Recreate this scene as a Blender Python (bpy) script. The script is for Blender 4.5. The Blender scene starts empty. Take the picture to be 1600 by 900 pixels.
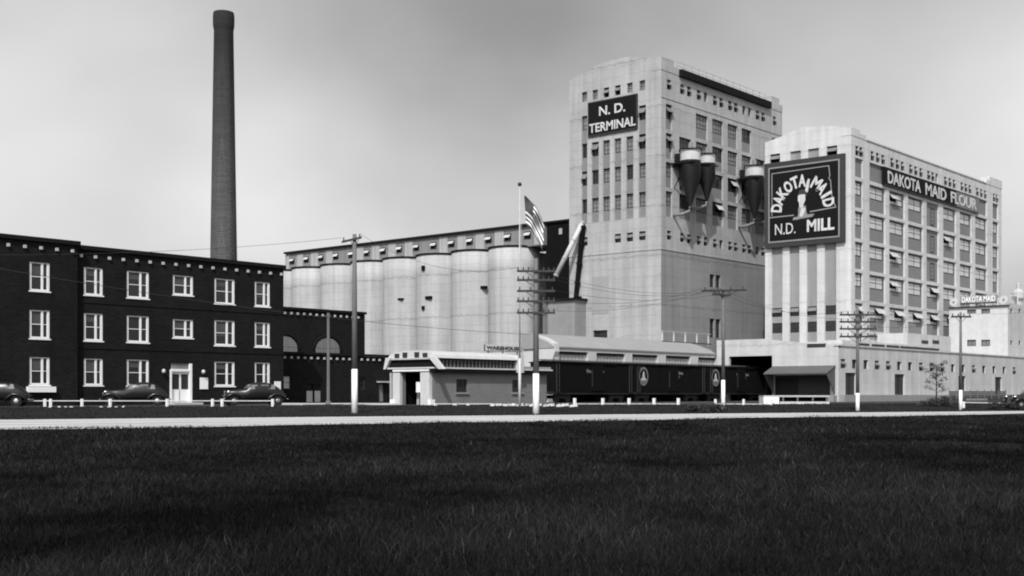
import bpy, math, random
import numpy as np
from mathutils import Vector
random.seed(7); rng = np.random.default_rng(7)
sc = bpy.context.scene
COL = sc.collection
# ------------------------------------------------------------------ camera, sky, sun, exposure
# world axes follow the mill's own walls: +X runs along the long fronts, +Y along the silo row
A = math.atan2(1650, 1918); SA, CA = math.sin(A), math.cos(A)
F, CX, HY, EYE = 1918.0, 800.0, 615.0, 1.0
cam = bpy.data.cameras.new('camera'); cam_o = bpy.data.objects.new('camera', cam); COL.objects.link(cam_o)
cam_o.location = (0, 0, EYE); cam_o.rotation_euler = (math.pi/2, 0, -(math.pi/2 - A))
cam.sensor_width = 36; cam.lens = F/1600*36; cam.shift_y = (HY-450)/1600; cam.clip_end = 6000; cam.clip_start = 0.2
sc.camera = cam_o
SUN = Vector((-1.75, -1.0, 2.1)).normalized()
SKYX = 0.0
wd = bpy.data.worlds.new('World'); sc.world = wd; wd.use_nodes = True
nt = wd.node_tree; nt.nodes.clear()
sky = nt.nodes.new('ShaderNodeTexSky'); sky.sky_type = 'NISHITA'; sky.sun_disc = False
sky.sun_elevation = math.asin(SUN.z); sky.sun_rotation = math.atan2(SUN.x, SUN.y)
sky.air_density = 1.0; sky.dust_density = 2.4; sky.ozone_density = 1.0
bw = nt.nodes.new('ShaderNodeVectorMath'); bw.operation = 'DOT_PRODUCT'; bw.inputs[1].default_value = (.25, .35, .40)   # film response of the black-and-white plate
tc = nt.nodes.new('ShaderNodeTexCoord'); mp = nt.nodes.new('ShaderNodeMapping'); mp.inputs['Scale'].default_value = (1, 1, 1.5); mp.inputs['Location'].default_value = (SKYX, 0, 0)
nz = nt.nodes.new('ShaderNodeTexNoise'); nz.inputs['Scale'].default_value = 2.0; nz.inputs['Detail'].default_value = 6; nz.inputs['Roughness'].default_value = .42
mr = nt.nodes.new('ShaderNodeMapRange'); mr.inputs['From Min'].default_value = .3; mr.inputs['From Max'].default_value = .7
mr.inputs['To Min'].default_value = .86; mr.inputs['To Max'].default_value = 2.1; mr.clamp = False
mu = nt.nodes.new('ShaderNodeMath'); mu.operation = 'MULTIPLY'
bg = nt.nodes.new('ShaderNodeBackground'); bg.inputs['Strength'].default_value = 0.147
wo = nt.nodes.new('ShaderNodeOutputWorld')
L = nt.links.new
L(sky.outputs[0], bw.inputs[0]); L(tc.outputs['Generated'], mp.inputs[0]); L(mp.outputs[0], nz.inputs['Vector']); L(nz.outputs[0], mr.inputs[0])
L(bw.outputs['Value'], mu.inputs[0]); L(mr.outputs[0], mu.inputs[1]); L(mu.outputs[0], bg.inputs[0]); L(bg.outputs[0], wo.inputs[0])
sl = bpy.data.lights.new('sun', 'SUN'); sl.energy = 5.0; sl.angle = math.radians(.5); sl.color = (1, 1, 1)
so = bpy.data.objects.new('sun', sl); COL.objects.link(so); so.rotation_euler = SUN.to_track_quat('Z', 'Y').to_euler(); so.location = (-60, -40, 80)
sc.view_settings.view_transform = 'Standard'; sc.view_settings.look = 'None'; sc.view_settings.exposure = -0.38; sc.view_settings.gamma = 1
sc.view_settings.use_curve_mapping = False
sc.render.engine = 'CYCLES'; sc.cycles.filter_width = 2.0; sc.cycles.max_bounces = 5

# ------------------------------------------------------------------ materials
M = {}
def mat(name, v, rough=.85, var=.18, scale=.6, fine=6.0, streak=0.0, bump=0.0, metal=0.0, spec=.3, lift=0.0, brick=0.0):
    m = bpy.data.materials.new(name); m.use_nodes = True; t = m.node_tree; n = t.nodes; l = t.links.new
    b = n['Principled BSDF']; b.inputs['Roughness'].default_value = rough; b.inputs['Metallic'].default_value = metal
    b.inputs['Specular IOR Level'].default_value = spec
    g = n.new('ShaderNodeNewGeometry')
    def noise(vec, s, d=4):
        k = n.new('ShaderNodeTexNoise'); k.inputs['Scale'].default_value = s; k.inputs['Detail'].default_value = d
        k.inputs['Roughness'].default_value = .6; l(vec, k.inputs['Vector']); return k.outputs[0]
    def ma(op, a, c):
        k = n.new('ShaderNodeMath'); k.operation = op
        for i, q in enumerate((a, c)):
            if isinstance(q, (int, float)): k.inputs[i].default_value = q
            else: l(q, k.inputs[i])
        return k.outputs[0]
    f = ma('MULTIPLY_ADD', noise(g.outputs['Position'], scale), 2*var); f.node.inputs[2].default_value = 1-var
    f2 = ma('MULTIPLY_ADD', noise(g.outputs['Position'], fine), 1.2*var); f2.node.inputs[2].default_value = 1-.6*var
    f = ma('MULTIPLY', f, f2)
    if streak:
        mp = n.new('ShaderNodeMapping'); mp.inputs['Scale'].default_value = (1.1, 1.1, .05); l(g.outputs['Position'], mp.inputs[0])
        s = ma('MULTIPLY_ADD', noise(mp.outputs[0], 1.0, 6), 2*streak); s.node.inputs[2].default_value = 1-streak
        f = ma('MULTIPLY', f, s)
    if lift:
        sx = n.new('ShaderNodeSeparateXYZ'); l(g.outputs['Position'], sx.inputs[0])
        fr = ma('FRACT', ma('DIVIDE', ma('ADD', sx.outputs[2], noise(g.outputs['Position'], .8)), 1.37), 0)
        ln = ma('LESS_THAN', fr, .07)
        fr2 = ma('LESS_THAN', ma('FRACT', ma('DIVIDE', ma('ADD', sx.outputs[2], noise(g.outputs['Position'], 1.4)), 6.9), 0), .03)
        k = ma('MULTIPLY_ADD', ma('ADD', ln, ma('MULTIPLY', fr2, 1.6)), -lift); k.node.inputs[2].default_value = 1.0
        f = ma('MULTIPLY', f, k)
    if brick:
        br = n.new('ShaderNodeTexBrick'); br.inputs['Scale'].default_value = 1.0
        br.inputs['Brick Width'].default_value = .45; br.inputs['Row Height'].default_value = .17; br.inputs['Mortar Size'].default_value = .02
        br.inputs['Color1'].default_value = (1, 1, 1, 1); br.inputs['Color2'].default_value = (1-brick, 1-brick, 1-brick, 1)
        br.inputs['Mortar'].default_value = (1+brick, 1+brick, 1+brick, 1)
        sx = n.new('ShaderNodeSeparateXYZ'); l(g.outputs['Position'], sx.inputs[0])
        cb = n.new('ShaderNodeCombineXYZ'); l(ma('ADD', sx.outputs[0], sx.outputs[1]), cb.inputs[0]); l(sx.outputs[2], cb.inputs[1])
        l(cb.outputs[0], br.inputs['Vector']); bb = n.new('ShaderNodeRGBToBW'); l(br.outputs[0], bb.inputs[0])
        f = ma('MULTIPLY', f, bb.outputs[0])
    c = ma('MULTIPLY', f, v)
    cm = n.new('ShaderNodeCombineColor')
    for i in range(3): l(c, cm.inputs[i])
    l(cm.outputs[0], b.inputs['Base Color'])
    if bump:
        bp = n.new('ShaderNodeBump'); bp.inputs['Strength'].default_value = bump; bp.inputs['Distance'].default_value = .05
        l(noise(g.outputs['Position'], fine*2), bp.inputs['Height']); l(bp.outputs[0], b.inputs['Normal'])
    M[name] = m; return m
mat('mill_concrete', .52, streak=.3, lift=.10, var=.16, bump=.2)
mat('stained_concrete', .235, streak=.34, lift=.14, var=.32, scale=.12, bump=.2)
mat('concrete', .355, streak=.38, lift=.15, var=.26, scale=.3, bump=.2)
mat('silo_concrete', .365, streak=.36, lift=.15, var=.26, scale=.2, bump=.2)
mat('annex_concrete', .46, streak=.3, lift=.08, var=.2)
mat('grey_concrete', .24, streak=.2, lift=.06, var=.16)
mat('patch', .30, streak=.15, var=.12)
mat('front_panel', .25, var=.15, streak=.3)
mat('spandrel', .19, var=.12, brick=.1)
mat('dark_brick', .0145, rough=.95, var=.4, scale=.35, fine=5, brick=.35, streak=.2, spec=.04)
mat('chimney_brick', .075, rough=.9, var=.38, scale=.3, fine=3, brick=.35, streak=.25)
mat('tan_brick', .17, rough=.9, var=.18, scale=.8, fine=7, brick=.15)
mat('white_paint', .78, rough=.55, var=.07, scale=1.2)
mat('old_white', .50, rough=.7, var=.15, scale=1.5, streak=.12)
mat('light_trim', .42, rough=.8, var=.2, scale=2)
mat('dark_trim', .012, rough=.8, var=.2, spec=.06)
mat('tar', .007, rough=.85, var=.25, scale=.5, streak=.2, spec=.05)
mat('sheet_metal', .19, rough=.6, var=.2, scale=.5, streak=.25)
mat('panel_metal', .34, rough=.55, var=.15, streak=.2)
mat('cyclone_metal', .46, rough=.6, var=.25, streak=.2)
mat('cone_metal', .008, rough=.5, var=.3)
mat('roof_light', .27, rough=.8, var=.15, scale=.4)
mat('glass_dark', .022, rough=.12, var=.3, scale=.8, spec=.5)
mat('glass_grey', .17, rough=.22, var=.4, scale=.7, spec=.5)
mat('glass_sky_tint', .5, rough=.3, var=.3, scale=.5, fine=2, spec=.5)  # pale base colour stands in for sky reflected in the glass
mat('blind', .07, rough=.9, var=.2)
mat('steel_frame', .03, rough=.6, var=.2)
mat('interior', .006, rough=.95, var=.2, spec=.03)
mat('sign_black', .008, rough=.7, var=.2, spec=.1)
mat('sign_grey', .035, rough=.6, var=.2)
mat('sign_white', .52, rough=.7, var=.3, scale=1.6, streak=.2)
mat('glare_board', .17, rough=.7, var=.2, streak=.2)
mat('sign_line', .22, rough=.6, var=.15)
mat('car_black', .010, rough=.3, var=.1, spec=.5)
mat('chrome', .6, rough=.2, var=.05, metal=1)
mat('rubber', .012, rough=.9, var=.2)
mat('boxcar_paint', .006, rough=.8, var=.3, scale=1.2, streak=.2, spec=.06)
mat('boxcar_letter', .15, rough=.7, var=.3)
mat('emblem_white', .4, rough=.7, var=.2, scale=4)
mat('pole_wood', .12, rough=.9, var=.25, scale=2, streak=.3)
mat('arm_wood', .04, rough=.9, var=.25, scale=2)
mat('wire', .03, rough=.6, var=.05)
mat('gravel', .46, rough=.95, var=.3, scale=.16, fine=2, bump=.4)
mat('field_soil', .008, rough=1, var=.4, scale=.25, fine=5, bump=.6, spec=.1)
mat('blade', .012, rough=.9, var=.6, scale=.3, fine=9, spec=.05)
mat('verge_grass', .02, rough=1, var=.5, scale=.3, fine=4, bump=.5, spec=.04)
mat('yard_earth', .05, rough=1, var=.3, scale=.15, fine=2, bump=.4, spec=.1)
mat('pavement', .42, rough=.9, var=.12)
mat('whitewash', .5, rough=.9, var=.15, scale=3)
mat('leaf', .035, rough=.8, var=.4, scale=3, spec=.2)
mat('bark', .03, rough=.95, var=.3, scale=4)
mat('flag_dark', .05, rough=.8, var=.1); mat('flag_red', .045, rough=.8, var=.1); mat('flag_white', .75, rough=.8, var=.05)
mat('awning_tar', .09, rough=.8, var=.2)

# ------------------------------------------------------------------ helpers
def W(r, d): return (SA*r+CA*d, -CA*r+SA*d)              # metres right / ahead of the camera -> world
def PX(px, d): return W((px-CX)/F*d, d)
def HZ(py, d): return EYE+(HY-py)*d/F
class Face:
    """A wall plane. k=0 faces -Y (u runs +X); k=1 faces -X (u runs -Y). o = metres out of the wall."""
    def __init__(s, ox, oy, k): s.ox, s.oy, s.k = ox, oy, k; s.rot = 0 if k == 0 else -math.pi/2
    def P(s, u, z, o=0.0): return (s.ox+u, s.oy-o, z) if s.k == 0 else (s.ox-o, s.oy-u, z)
    def D(s, px):
        t = (px-CX)/F
        return s.oy/(SA-CA*t) if s.k == 0 else s.ox/(SA*t+CA)
    def U(s, px):
        t = (px-CX)/F; d = s.D(px)
        return d*(SA*t+CA)-s.ox if s.k == 0 else s.oy-d*(SA-CA*t)
    def Z(s, px, py): return HZ(py, s.D(px))
class MB:
    def __init__(s): s.v = []; s.f = []
    def add(s, vs, fs):
        n = len(s.v); s.v += [tuple(p) for p in vs]; s.f += [tuple(i+n for i in q) for q in fs]; return s
    def hexa(s, p): return s.add(p, [(0,3,2,1),(4,5,6,7),(0,1,5,4),(1,2,6,5),(2,3,7,6),(3,0,4,7)])
    def box(s, x0, x1, y0, y1, z0, z1):
        return s.hexa([(x0,y0,z0),(x1,y0,z0),(x1,y1,z0),(x0,y1,z0),(x0,y0,z1),(x1,y0,z1),(x1,y1,z1),(x0,y1,z1)])
    def fbox(s, f, u0, u1, z0, z1, o0, o1):
        return s.hexa([f.P(u0,z0,o1),f.P(u1,z0,o1),f.P(u1,z0,o0),f.P(u0,z0,o0),f.P(u0,z1,o1),f.P(u1,z1,o1),f.P(u1,z1,o0),f.P(u0,z1,o0)])
    def fprism(s, f, pts, o0, o1):
        n = len(pts); vs = [f.P(u,z,o1) for u, z in pts]+[f.P(u,z,o0) for u, z in pts]
        return s.add(vs, [tuple(range(n)), tuple(range(2*n-1, n-1, -1))]+[(i, i+n, (i+1) % n+n, (i+1) % n) for i in range(n)])
    def cyl(s, p0, p1, r0, r1=None, n=10, caps=True):
        r1 = r0 if r1 is None else r1; p0 = Vector(p0); p1 = Vector(p1); ax = (p1-p0).normalized()
        a = ax.orthogonal().normalized(); b = ax.cross(a); vs = []
        for p, r in ((p0, r0), (p1, r1)):
            for i in range(n):
                t = 2*math.pi*i/n; vs.append(p+a*(r*math.cos(t))+b*(r*math.sin(t)))
        fs = [(i, (i+1) % n, n+(i+1) % n, n+i) for i in range(n)]
        if caps: fs += [tuple(range(n-1, -1, -1)), tuple(range(n, 2*n))]
        return s.add(vs, fs)
    def lathe(s, c, prof, n=24):
        vs = []; k = len(prof)
        for i in range(n):
            t = 2*math.pi*i/n
            for r, z in prof: vs.append((c[0]+r*math.cos(t), c[1]+r*math.sin(t), c[2]+z))
        fs = [(i*k+j, ((i+1) % n)*k+j, ((i+1) % n)*k+j+1, i*k+j+1) for i in range(n) for j in range(k-1)]
        return s.add(vs, fs)
    def tube(s, pts, r, n=6, flat=1.0):
        rings = []
        for i, p in enumerate(pts):
            p = Vector(p); t = (Vector(pts[min(i+1, len(pts)-1)])-Vector(pts[max(i-1, 0)])).normalized()
            up = Vector((0,0,1)) if abs(t.z) < .95 else Vector((0,1,0))
            a = t.cross(up).normalized(); b = a.cross(t); rr = r[i] if isinstance(r, (list, tuple)) else r
            rings.append([p+a*(rr*math.cos(2*math.pi*j/n))+b*(rr*flat*math.sin(2*math.pi*j/n)) for j in range(n)])
        vs = [q for g in rings for q in g]; m = len(rings)
        fs = [(i*n+j, i*n+(j+1) % n, (i+1)*n+(j+1) % n, (i+1)*n+j) for i in range(m-1) for j in range(n)]
        fs += [tuple(range(n-1, -1, -1)), tuple(range((m-1)*n, m*n))]
        return s.add(vs, fs)
    def blob(s, c, rx, ry, rz, n=8, m=5):
        vs = [(c[0], c[1], c[2]-rz)]
        for j in range(1, m):
            a = -math.pi/2+math.pi*j/m
            for i in range(n):
                t = 2*math.pi*i/n; vs.append((c[0]+rx*math.cos(a)*math.cos(t), c[1]+ry*math.cos(a)*math.sin(t), c[2]+rz*math.sin(a)))
        vs.append((c[0], c[1], c[2]+rz)); k = len(vs)-1
        fs = [(0, 1+(i+1) % n, 1+i) for i in range(n)]
        fs += [(1+j*n+i, 1+j*n+(i+1) % n, 1+(j+1)*n+(i+1) % n, 1+(j+1)*n+i) for j in range(m-2) for i in range(n)]
        fs += [(1+(m-2)*n+i, 1+(m-2)*n+(i+1) % n, k) for i in range(n)]
        return s.add(vs, fs)
    def holes(s, f, u0, u1, z0, z1, hs, depth):
        us = sorted({round(x, 4) for x in [u0, u1]+[h[i] for h in hs for i in (0, 1)] if u0-1e-6 <= x <= u1+1e-6})
        zs = sorted({round(x, 4) for x in [z0, z1]+[h[i] for h in hs for i in (2, 3)] if z0-1e-6 <= x <= z1+1e-6})
        for i in range(len(us)-1):
            for j in range(len(zs)-1):
                um, zm = (us[i]+us[i+1])/2, (zs[j]+zs[j+1])/2
                if any(h[0] < um < h[1] and h[2] < zm < h[3] for h in hs): continue
                s.add([f.P(us[i],zs[j]), f.P(us[i+1],zs[j]), f.P(us[i+1],zs[j+1]), f.P(us[i],zs[j+1])], [(0,1,2,3)])
        for a, b, c, e in hs:
            q = [(a,c),(b,c),(b,e),(a,e)]
            vs = [f.P(u,z,0) for u, z in q]+[f.P(u,z,-depth) for u, z in q]
            s.add(vs, [(i, (i+1) % 4, (i+1) % 4+4, i+4) for i in range(4)])
        return s
    def mesh(s, name, mats, base=(0,0,0), smooth=False):
        me = bpy.data.meshes.new(name); b = base
        me.from_pydata([(v[0]-b[0], v[1]-b[1], v[2]-b[2]) for v in s.v], [], s.f)
        for m in (mats if isinstance(mats, (list, tuple)) else [mats]): me.materials.append(M[m])
        if smooth: me.polygons.foreach_set('use_smooth', [True]*len(me.polygons))
        me.update(); return me
    def build(s, name, m, parent=None, root=None, smooth=False, local=False):
        """One mesh object. World-space vertices are stored relative to the thing's base (root or parent)."""
        rt = root or parent
        base = (0,0,0) if (local or rt is None) else tuple(rt.location)
        o = bpy.data.objects.new(name, s.mesh(name, m, base, smooth)); COL.objects.link(o)
        if parent: o.parent = parent
        return o
def tag(o, label, cat, group=None):
    o['label'] = label; o['category'] = cat
    if group: o['group'] = group
    return o
def thing(name, label, cat, loc, group=None, rz=0.0):
    o = bpy.data.objects.new(name, None); o.empty_display_size = .5; COL.objects.link(o); o.location = loc; o.rotation_euler = (0,0,rz)
    return tag(o, label, cat, group)
def single(mb, name, m, loc, label, cat, group=None, smooth=False):
    o = bpy.data.objects.new(name, mb.mesh(name, m, loc, smooth)); COL.objects.link(o); o.location = loc
    return tag(o, label, cat, group)
def structure(mb, name, m, smooth=False):
    o = mb.build(name, m, smooth=smooth); o['kind'] = 'structure'; return o
def inst(name, me, parent, loc=(0,0,0), rot=0.0):
    o = bpy.data.objects.new(name, me); COL.objects.link(o); o.parent = parent; o.location = loc; o.rotation_euler = (0,0,rot); return o
F0 = Face(0, 0, 0)
WC = {}
def win_mesh(w, h, kind):
    key = (round(w, 1), round(h, 1), kind)
    if key in WC: return WC[key]
    w, h = key[0], key[1]; fr = MB(); pn = MB(); extra = []
    def bar(u0, u1, z0, z1, o=.05): fr.fbox(F0, u0, u1, z0, z1, -.04, o)
    if kind.startswith('office'):
        t = .2
        bar(0, t, 0, h); bar(w-t*.9, w, 0, h); bar(t, w-t*.9, h-.09, h, .045); bar(t, w-t*.9, 0, .13, .045)
        m = w*.60; bar(m, m+.16, .13, h-.09, .044); bar(t, m, h*.5-.025, h*.5+.025, .02); bar(m+.16, w-t*.9, h*.5-.02, h*.5+.02, .02)
        pn.fbox(F0, .05, w-.05, .05, h-.05, -.06, -.03)
        sl = MB().fbox(F0, -.06, w+.06, -.09, -.005, -.1, .18).mesh('sill', 'white_paint')
        extra = [('sill', sl)]; fm, pm = 'white_paint', 'glass_dark'
    else:
        t = .07; nx, nzz = max(1, round(w/.75)), max(1, round(h/.7))
        bar(0, t, 0, h); bar(w-t, w, 0, h); hb_ = .14 if h > 1.5 else t; bar(t, w-t, 0, hb_, .048); bar(t, w-t, h-hb_, h, .048)
        if kind[0] == 'm': nx, nzz = min(nx, 2), 2
        for i in range(1, nx): bar(w*i/nx-.015, w*i/nx+.015, t, h-t, .02)
        for i in range(1, nzz): bar(t, w-t, h*i/nzz-.015, h*i/nzz+.015, .019)
        pn.fbox(F0, .03, w-.03, .03, h-.03, -.06, -.03)
        fm = 'steel_frame'; pm = {'d': 'glass_dark', 'g': 'glass_grey', 'm': 'glass_sky_tint', 'o': 'interior'}[kind[0]]
        if 'v' in kind:        # a ventilator sash swung out at the bottom
            side = kind[-1]; vw = w*.55 if w > 1.6 else w*.9; a = .06 if side != 'r' else w-vw-.06
            if w <= 1.6: a = w*.05
            hh = h*.55; y0, y1 = h*.86, h*.86-hh*.75; oo = hh*.62
            vs = [(a,-.06,y0),(a+vw,-.06,y0),(a+vw,-.06-oo,y1),(a,-.06-oo,y1)]
            vb = MB().add(vs+[(x, y+.04, z-.02) for x, y, z in vs], [(0,1,2,3),(7,6,5,4),(0,4,5,1),(1,5,6,2),(2,6,7,3),(3,7,4,0)])
            extra = [('vent_sash', vb.mesh('vent_sash', 'glass_sky_tint' if w > 1.6 or kind == 'ovl' else 'glass_grey'))]
            if w > 1.6:
                hb = MB().fbox(F0, a, a+vw, h*.3, h*.86, -.03, -.022).mesh('vent_opening', 'interior'); extra.append(('vent_opening', hb))
    WC[key] = (fr.mesh('window', fm), pn.mesh('pane', pm), extra, w, h); return WC[key]
def window(f, th, u0, u1, z0, z1, kind, recess=.22):
    fm, pm, extra, w, h = win_mesh(u1-u0, z1-z0, kind); b = th.location
    p = f.P(u0, z0, -recess)
    o = inst('window', fm, th, (p[0]-b[0], p[1]-b[1], p[2]-b[2]), f.rot); o.scale = ((u1-u0)/w, 1, (z1-z0)/h)
    inst('pane', pm, o)
    for nm, me in extra: inst(nm, me, o)
    if kind == 'office' and random.random() < .7:
        q = random.choice((.3, .45, .5, .62)); inst('blind', MB().fbox(F0, .1, w*.6, h*(1-q), h-.06, -.031, -.022).mesh('blind', 'blind'), o)
    return o
TC = {}
def text_mesh(s, size, ext=.03, bold=.0):
    key = (s, size, ext, bold)
    if key in TC: return TC[key]
    cu = bpy.data.curves.new('lettering', 'FONT'); cu.body = s; cu.size = size; cu.extrude = ext; cu.align_x = 'CENTER'; cu.align_y = 'CENTER'; cu.offset = bold; cu.resolution_u = 3
    o = bpy.data.objects.new('lettering', cu); COL.objects.link(o); bpy.context.view_layer.update()
    me = bpy.data.meshes.new_from_object(o.evaluated_get(bpy.context.evaluated_depsgraph_get())); bpy.data.objects.remove(o)
    me.name = 'lettering'; TC[key] = me; return me
def letters(f, th, s, uc, zc, o, width=None, height=None, m='sign_white', parent=None, tilt=0.0, name='lettering', bold=.012):
    """Flat raised letters on a wall plane, scaled to a real width and height in metres."""
    me = text_mesh(s, 1.0, .02, bold).copy(); me.materials.clear(); me.materials.append(M[m])
    co = np.empty(len(me.vertices)*3, np.float32); me.vertices.foreach_get('co', co); co = co.reshape(-1, 3)
    mn, mx = co.min(0), co.max(0); c = (mn+mx)/2
    sx = width/(mx[0]-mn[0]) if width else None; sz = height/(mx[1]-mn[1]) if height else sx
    sx = sx or sz; x = (co[:, 0]-c[0])*sx; z = (co[:, 1]-c[1])*sz; y = -co[:, 2]
    X = x*math.cos(tilt)-z*math.sin(tilt); Z = x*math.sin(tilt)+z*math.cos(tilt)
    me.vertices.foreach_set('co', np.stack([X, y, Z], 1).astype(np.float32).ravel()); me.update()
    b = th.location; p = f.P(uc, zc, o)
    return inst(name, me, parent or th, (p[0]-b[0], p[1]-b[1], p[2]-b[2]), f.rot)

# ------------------------------------------------------------------ ground, road, field
def far_edge(r): return 72+.48*r
def road_w(r): return max(5.0, 16-.19*r)+.9*math.sin(r*.35)+.6*math.sin(r*.9+1)
def gz(w):
    """height of the ground w metres beyond the far edge of the road"""
    if w <= 0: return -.3
    t = min(1, w/18); return -.3+.42*t*t*(3-2*t)
def gz_at(r, d): return gz(d-far_edge(r))
RS = [-1800,-900,-500,-300,-200]+list(range(-150, 151, 3))+[200,300,500,900,1800]
def sheet(name, ws, zf, m, lift=0.0):
    mb = MB(); nw = len(ws(0)); vs = []
    for r in RS:
        for w in ws(r): x, y = W(r, far_edge(r)+w); vs.append((x, y, zf(w, r)+lift))
    fs = [(i*nw+j, (i+1)*nw+j, (i+1)*nw+j+1, i*nw+j+1) for i in range(len(RS)-1) for j in range(nw-1)]
    mb.add(vs, fs); return structure(mb, name, m, True)
def field_z(w, r):
    t = min(1, max(0, -w-road_w(r))/9); return -.3-.32*t*t*(3-2*t)+.05*math.sin(w*.31+r*.2)*t
sheet('ground', lambda r: [-2.0, 0,1,2,3.5,5,6.5,8,10,12,14,16,18,22], lambda w, r: gz(w), 'verge_grass')
sheet('yard', lambda r: [21.9,30,45,60,90,130,200,350,700,1500,3500], lambda w, r: gz(w)+.004, 'yard_earth')
sheet('road', lambda r: [-road_w(r)-.6, -road_w(r)*.5, .3], lambda w, r: -.3+.03*(1-abs(w+road_w(r)*.5)/(road_w(r)*.5+.6)), 'gravel', .03)
sheet('field', lambda r: [-road_w(r)+.3]+[-road_w(r)-q for q in (.5,1.5,3,5,7,9,12,16,20,25,30,36,45,60,100,200,500,1500)], field_z, 'field_soil', .012)
# wheel ruts along the road
_t = M['gravel'].node_tree; _g = _t.nodes.new('ShaderNodeNewGeometry'); _d = _t.nodes.new('ShaderNodeVectorMath'); _d.operation = 'DOT_PRODUCT'; _d.inputs[1].default_value = (CA-.57*SA, SA+.57*CA, 0)
_n = _t.nodes.new('ShaderNodeTexNoise'); _n.noise_dimensions = '1D'; _n.inputs['Scale'].default_value = .55; _n.inputs['Detail'].default_value = 2
_r = _t.nodes.new('ShaderNodeMapRange'); _r.inputs['From Min'].default_value = .35; _r.inputs['From Max'].default_value = .6; _r.inputs['To Min'].default_value = .62; _r.inputs['To Max'].default_value = 1.08
_m = _t.nodes.new('ShaderNodeVectorMath'); _m.operation = 'SCALE'; _p = _t.nodes['Principled BSDF'].inputs['Base Color']
_t.links.new(_g.outputs['Position'], _d.inputs[0]); _t.links.new(_d.outputs['Value'], _n.inputs['W']); _t.links.new(_n.outputs[0], _r.inputs[0])
_t.links.new(_p.links[0].from_socket, _m.inputs[0]); _t.links.new(_r.outputs[0], _m.inputs['Scale']); _t.links.new(_m.outputs[0], _p)
# tall grass of the field; every blade has its own tone (green or dry)
_t = M['blade'].node_tree; _a = _t.nodes.new('ShaderNodeAttribute'); _a.attribute_name = 'tone'
_m = _t.nodes.new('ShaderNodeVectorMath'); _m.operation = 'SCALE'; _p = _t.nodes['Principled BSDF'].inputs['Base Color']
_t.links.new(_p.links[0].from_socket, _m.inputs[0]); _t.links.new(_a.outputs['Fac'], _m.inputs['Scale']); _t.links.new(_m.outputs[0], _p)
def grass_blades():
    n = 520000; d = 9.3*(74/9.3)**(rng.random(n)**.92); r = (rng.random(n)*2-1)*(.47*d+1.0)
    P = [np.stack([r, d], 1)]
    P = np.concatenate(P); r, d = P[:, 0], P[:, 1]
    rw = np.maximum(5.0, 16-.19*r)+.9*np.sin(r*.35)+.6*np.sin(r*.9+1)
    w = d-(72+.48*r)
    keep = w < -rw+.1+rng.random(len(r))**3*2.2
    r, d, w, rw = r[keep], d[keep], w[keep], rw[keep]; n = len(r)
    t = np.clip((-w-rw)/9, 0, 1); z = -.3-.32*t*t*(3-2*t)+.05*np.sin(w*.31+r*.2)*t
    def vnoise(x, y, seed):                    # value noise for clumps of grass
        g = np.random.default_rng(seed).random((64, 64)); xi, yi = np.floor(x).astype(int), np.floor(y).astype(int); fx, fy = x-xi, y-yi
        fx, fy = fx*fx*(3-2*fx), fy*fy*(3-2*fy); G = lambda i, j: g[i % 64, j % 64]
        return (G(xi,yi)*(1-fx)+G(xi+1,yi)*fx)*(1-fy)+(G(xi,yi+1)*(1-fx)+G(xi+1,yi+1)*fx)*fy
    patch = np.clip(1.0*vnoise(r*.30, d*.22, 1)+.55*vnoise(r*1.0, d*.8, 2)+.4*vnoise(r*2.6, d*2.6, 3)-.45, 0, 1)
    tall = rng.random(n) < .02+.05*(patch > .6)
    h = (.04+.08*rng.random(n)+.13*patch**2*rng.random(n))*np.where(tall, 1.35, 1.0)*np.clip(.55+t*.6, 0, 1)
    wid = (.0025+.003*rng.random(n))*np.maximum(1, d/12)
    az = rng.random(n)*2*np.pi; ln = h*(.15+.9*rng.random(n)); la = rng.random(n)*2*np.pi
    x = SA*r+CA*d; y = -CA*r+SA*d
    bx, by = np.cos(az)*wid, np.sin(az)*wid; lx, ly = np.cos(la)*ln, np.sin(la)*ln
    v = np.empty((n, 5, 3), np.float32)
    v[:, 0] = np.stack([x-bx, y-by, z-.03], 1); v[:, 1] = np.stack([x+bx, y+by, z-.03], 1)
    v[:, 2] = np.stack([x+bx*.7+lx*.35, y+by*.7+ly*.35, z+h*.6], 1); v[:, 3] = np.stack([x-bx*.7+lx*.35, y-by*.7+ly*.35, z+h*.6], 1)
    v[:, 4] = np.stack([x+lx, y+ly, z+h], 1)
    me = bpy.data.meshes.new('tall_grass'); me.vertices.add(n*5); me.vertices.foreach_set('co', v.ravel())
    k = np.arange(n)*5; li = np.stack([k, k+1, k+2, k+3, k+3, k+2, k+4], 1).ravel()
    me.loops.add(n*7); me.loops.foreach_set('vertex_index', li.astype(np.int32))
    me.polygons.add(n*2); me.polygons.foreach_set('loop_start', np.stack([np.arange(n)*7, np.arange(n)*7+4], 1).ravel().astype(np.int32))
    tone = (.45+.9*rng.random(n)**2)*np.where(rng.random(n) < .10, 2.2, 1.0)*(.42+1.45*patch)*np.where(tall, 1.4, 1.0)
    at_ = me.attributes.new('tone', 'FLOAT', 'POINT'); at_.data.foreach_set('value', np.repeat(tone, 5).astype(np.float32))
    me.update(calc_edges=True); me.materials.append(M['blade'])
    o = bpy.data.objects.new('tall_grass', me); COL.objects.link(o); o['kind'] = 'stuff'; tag(o, 'tall dark meadow grass filling the field before the road', 'grass')
grass_blades()
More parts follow.
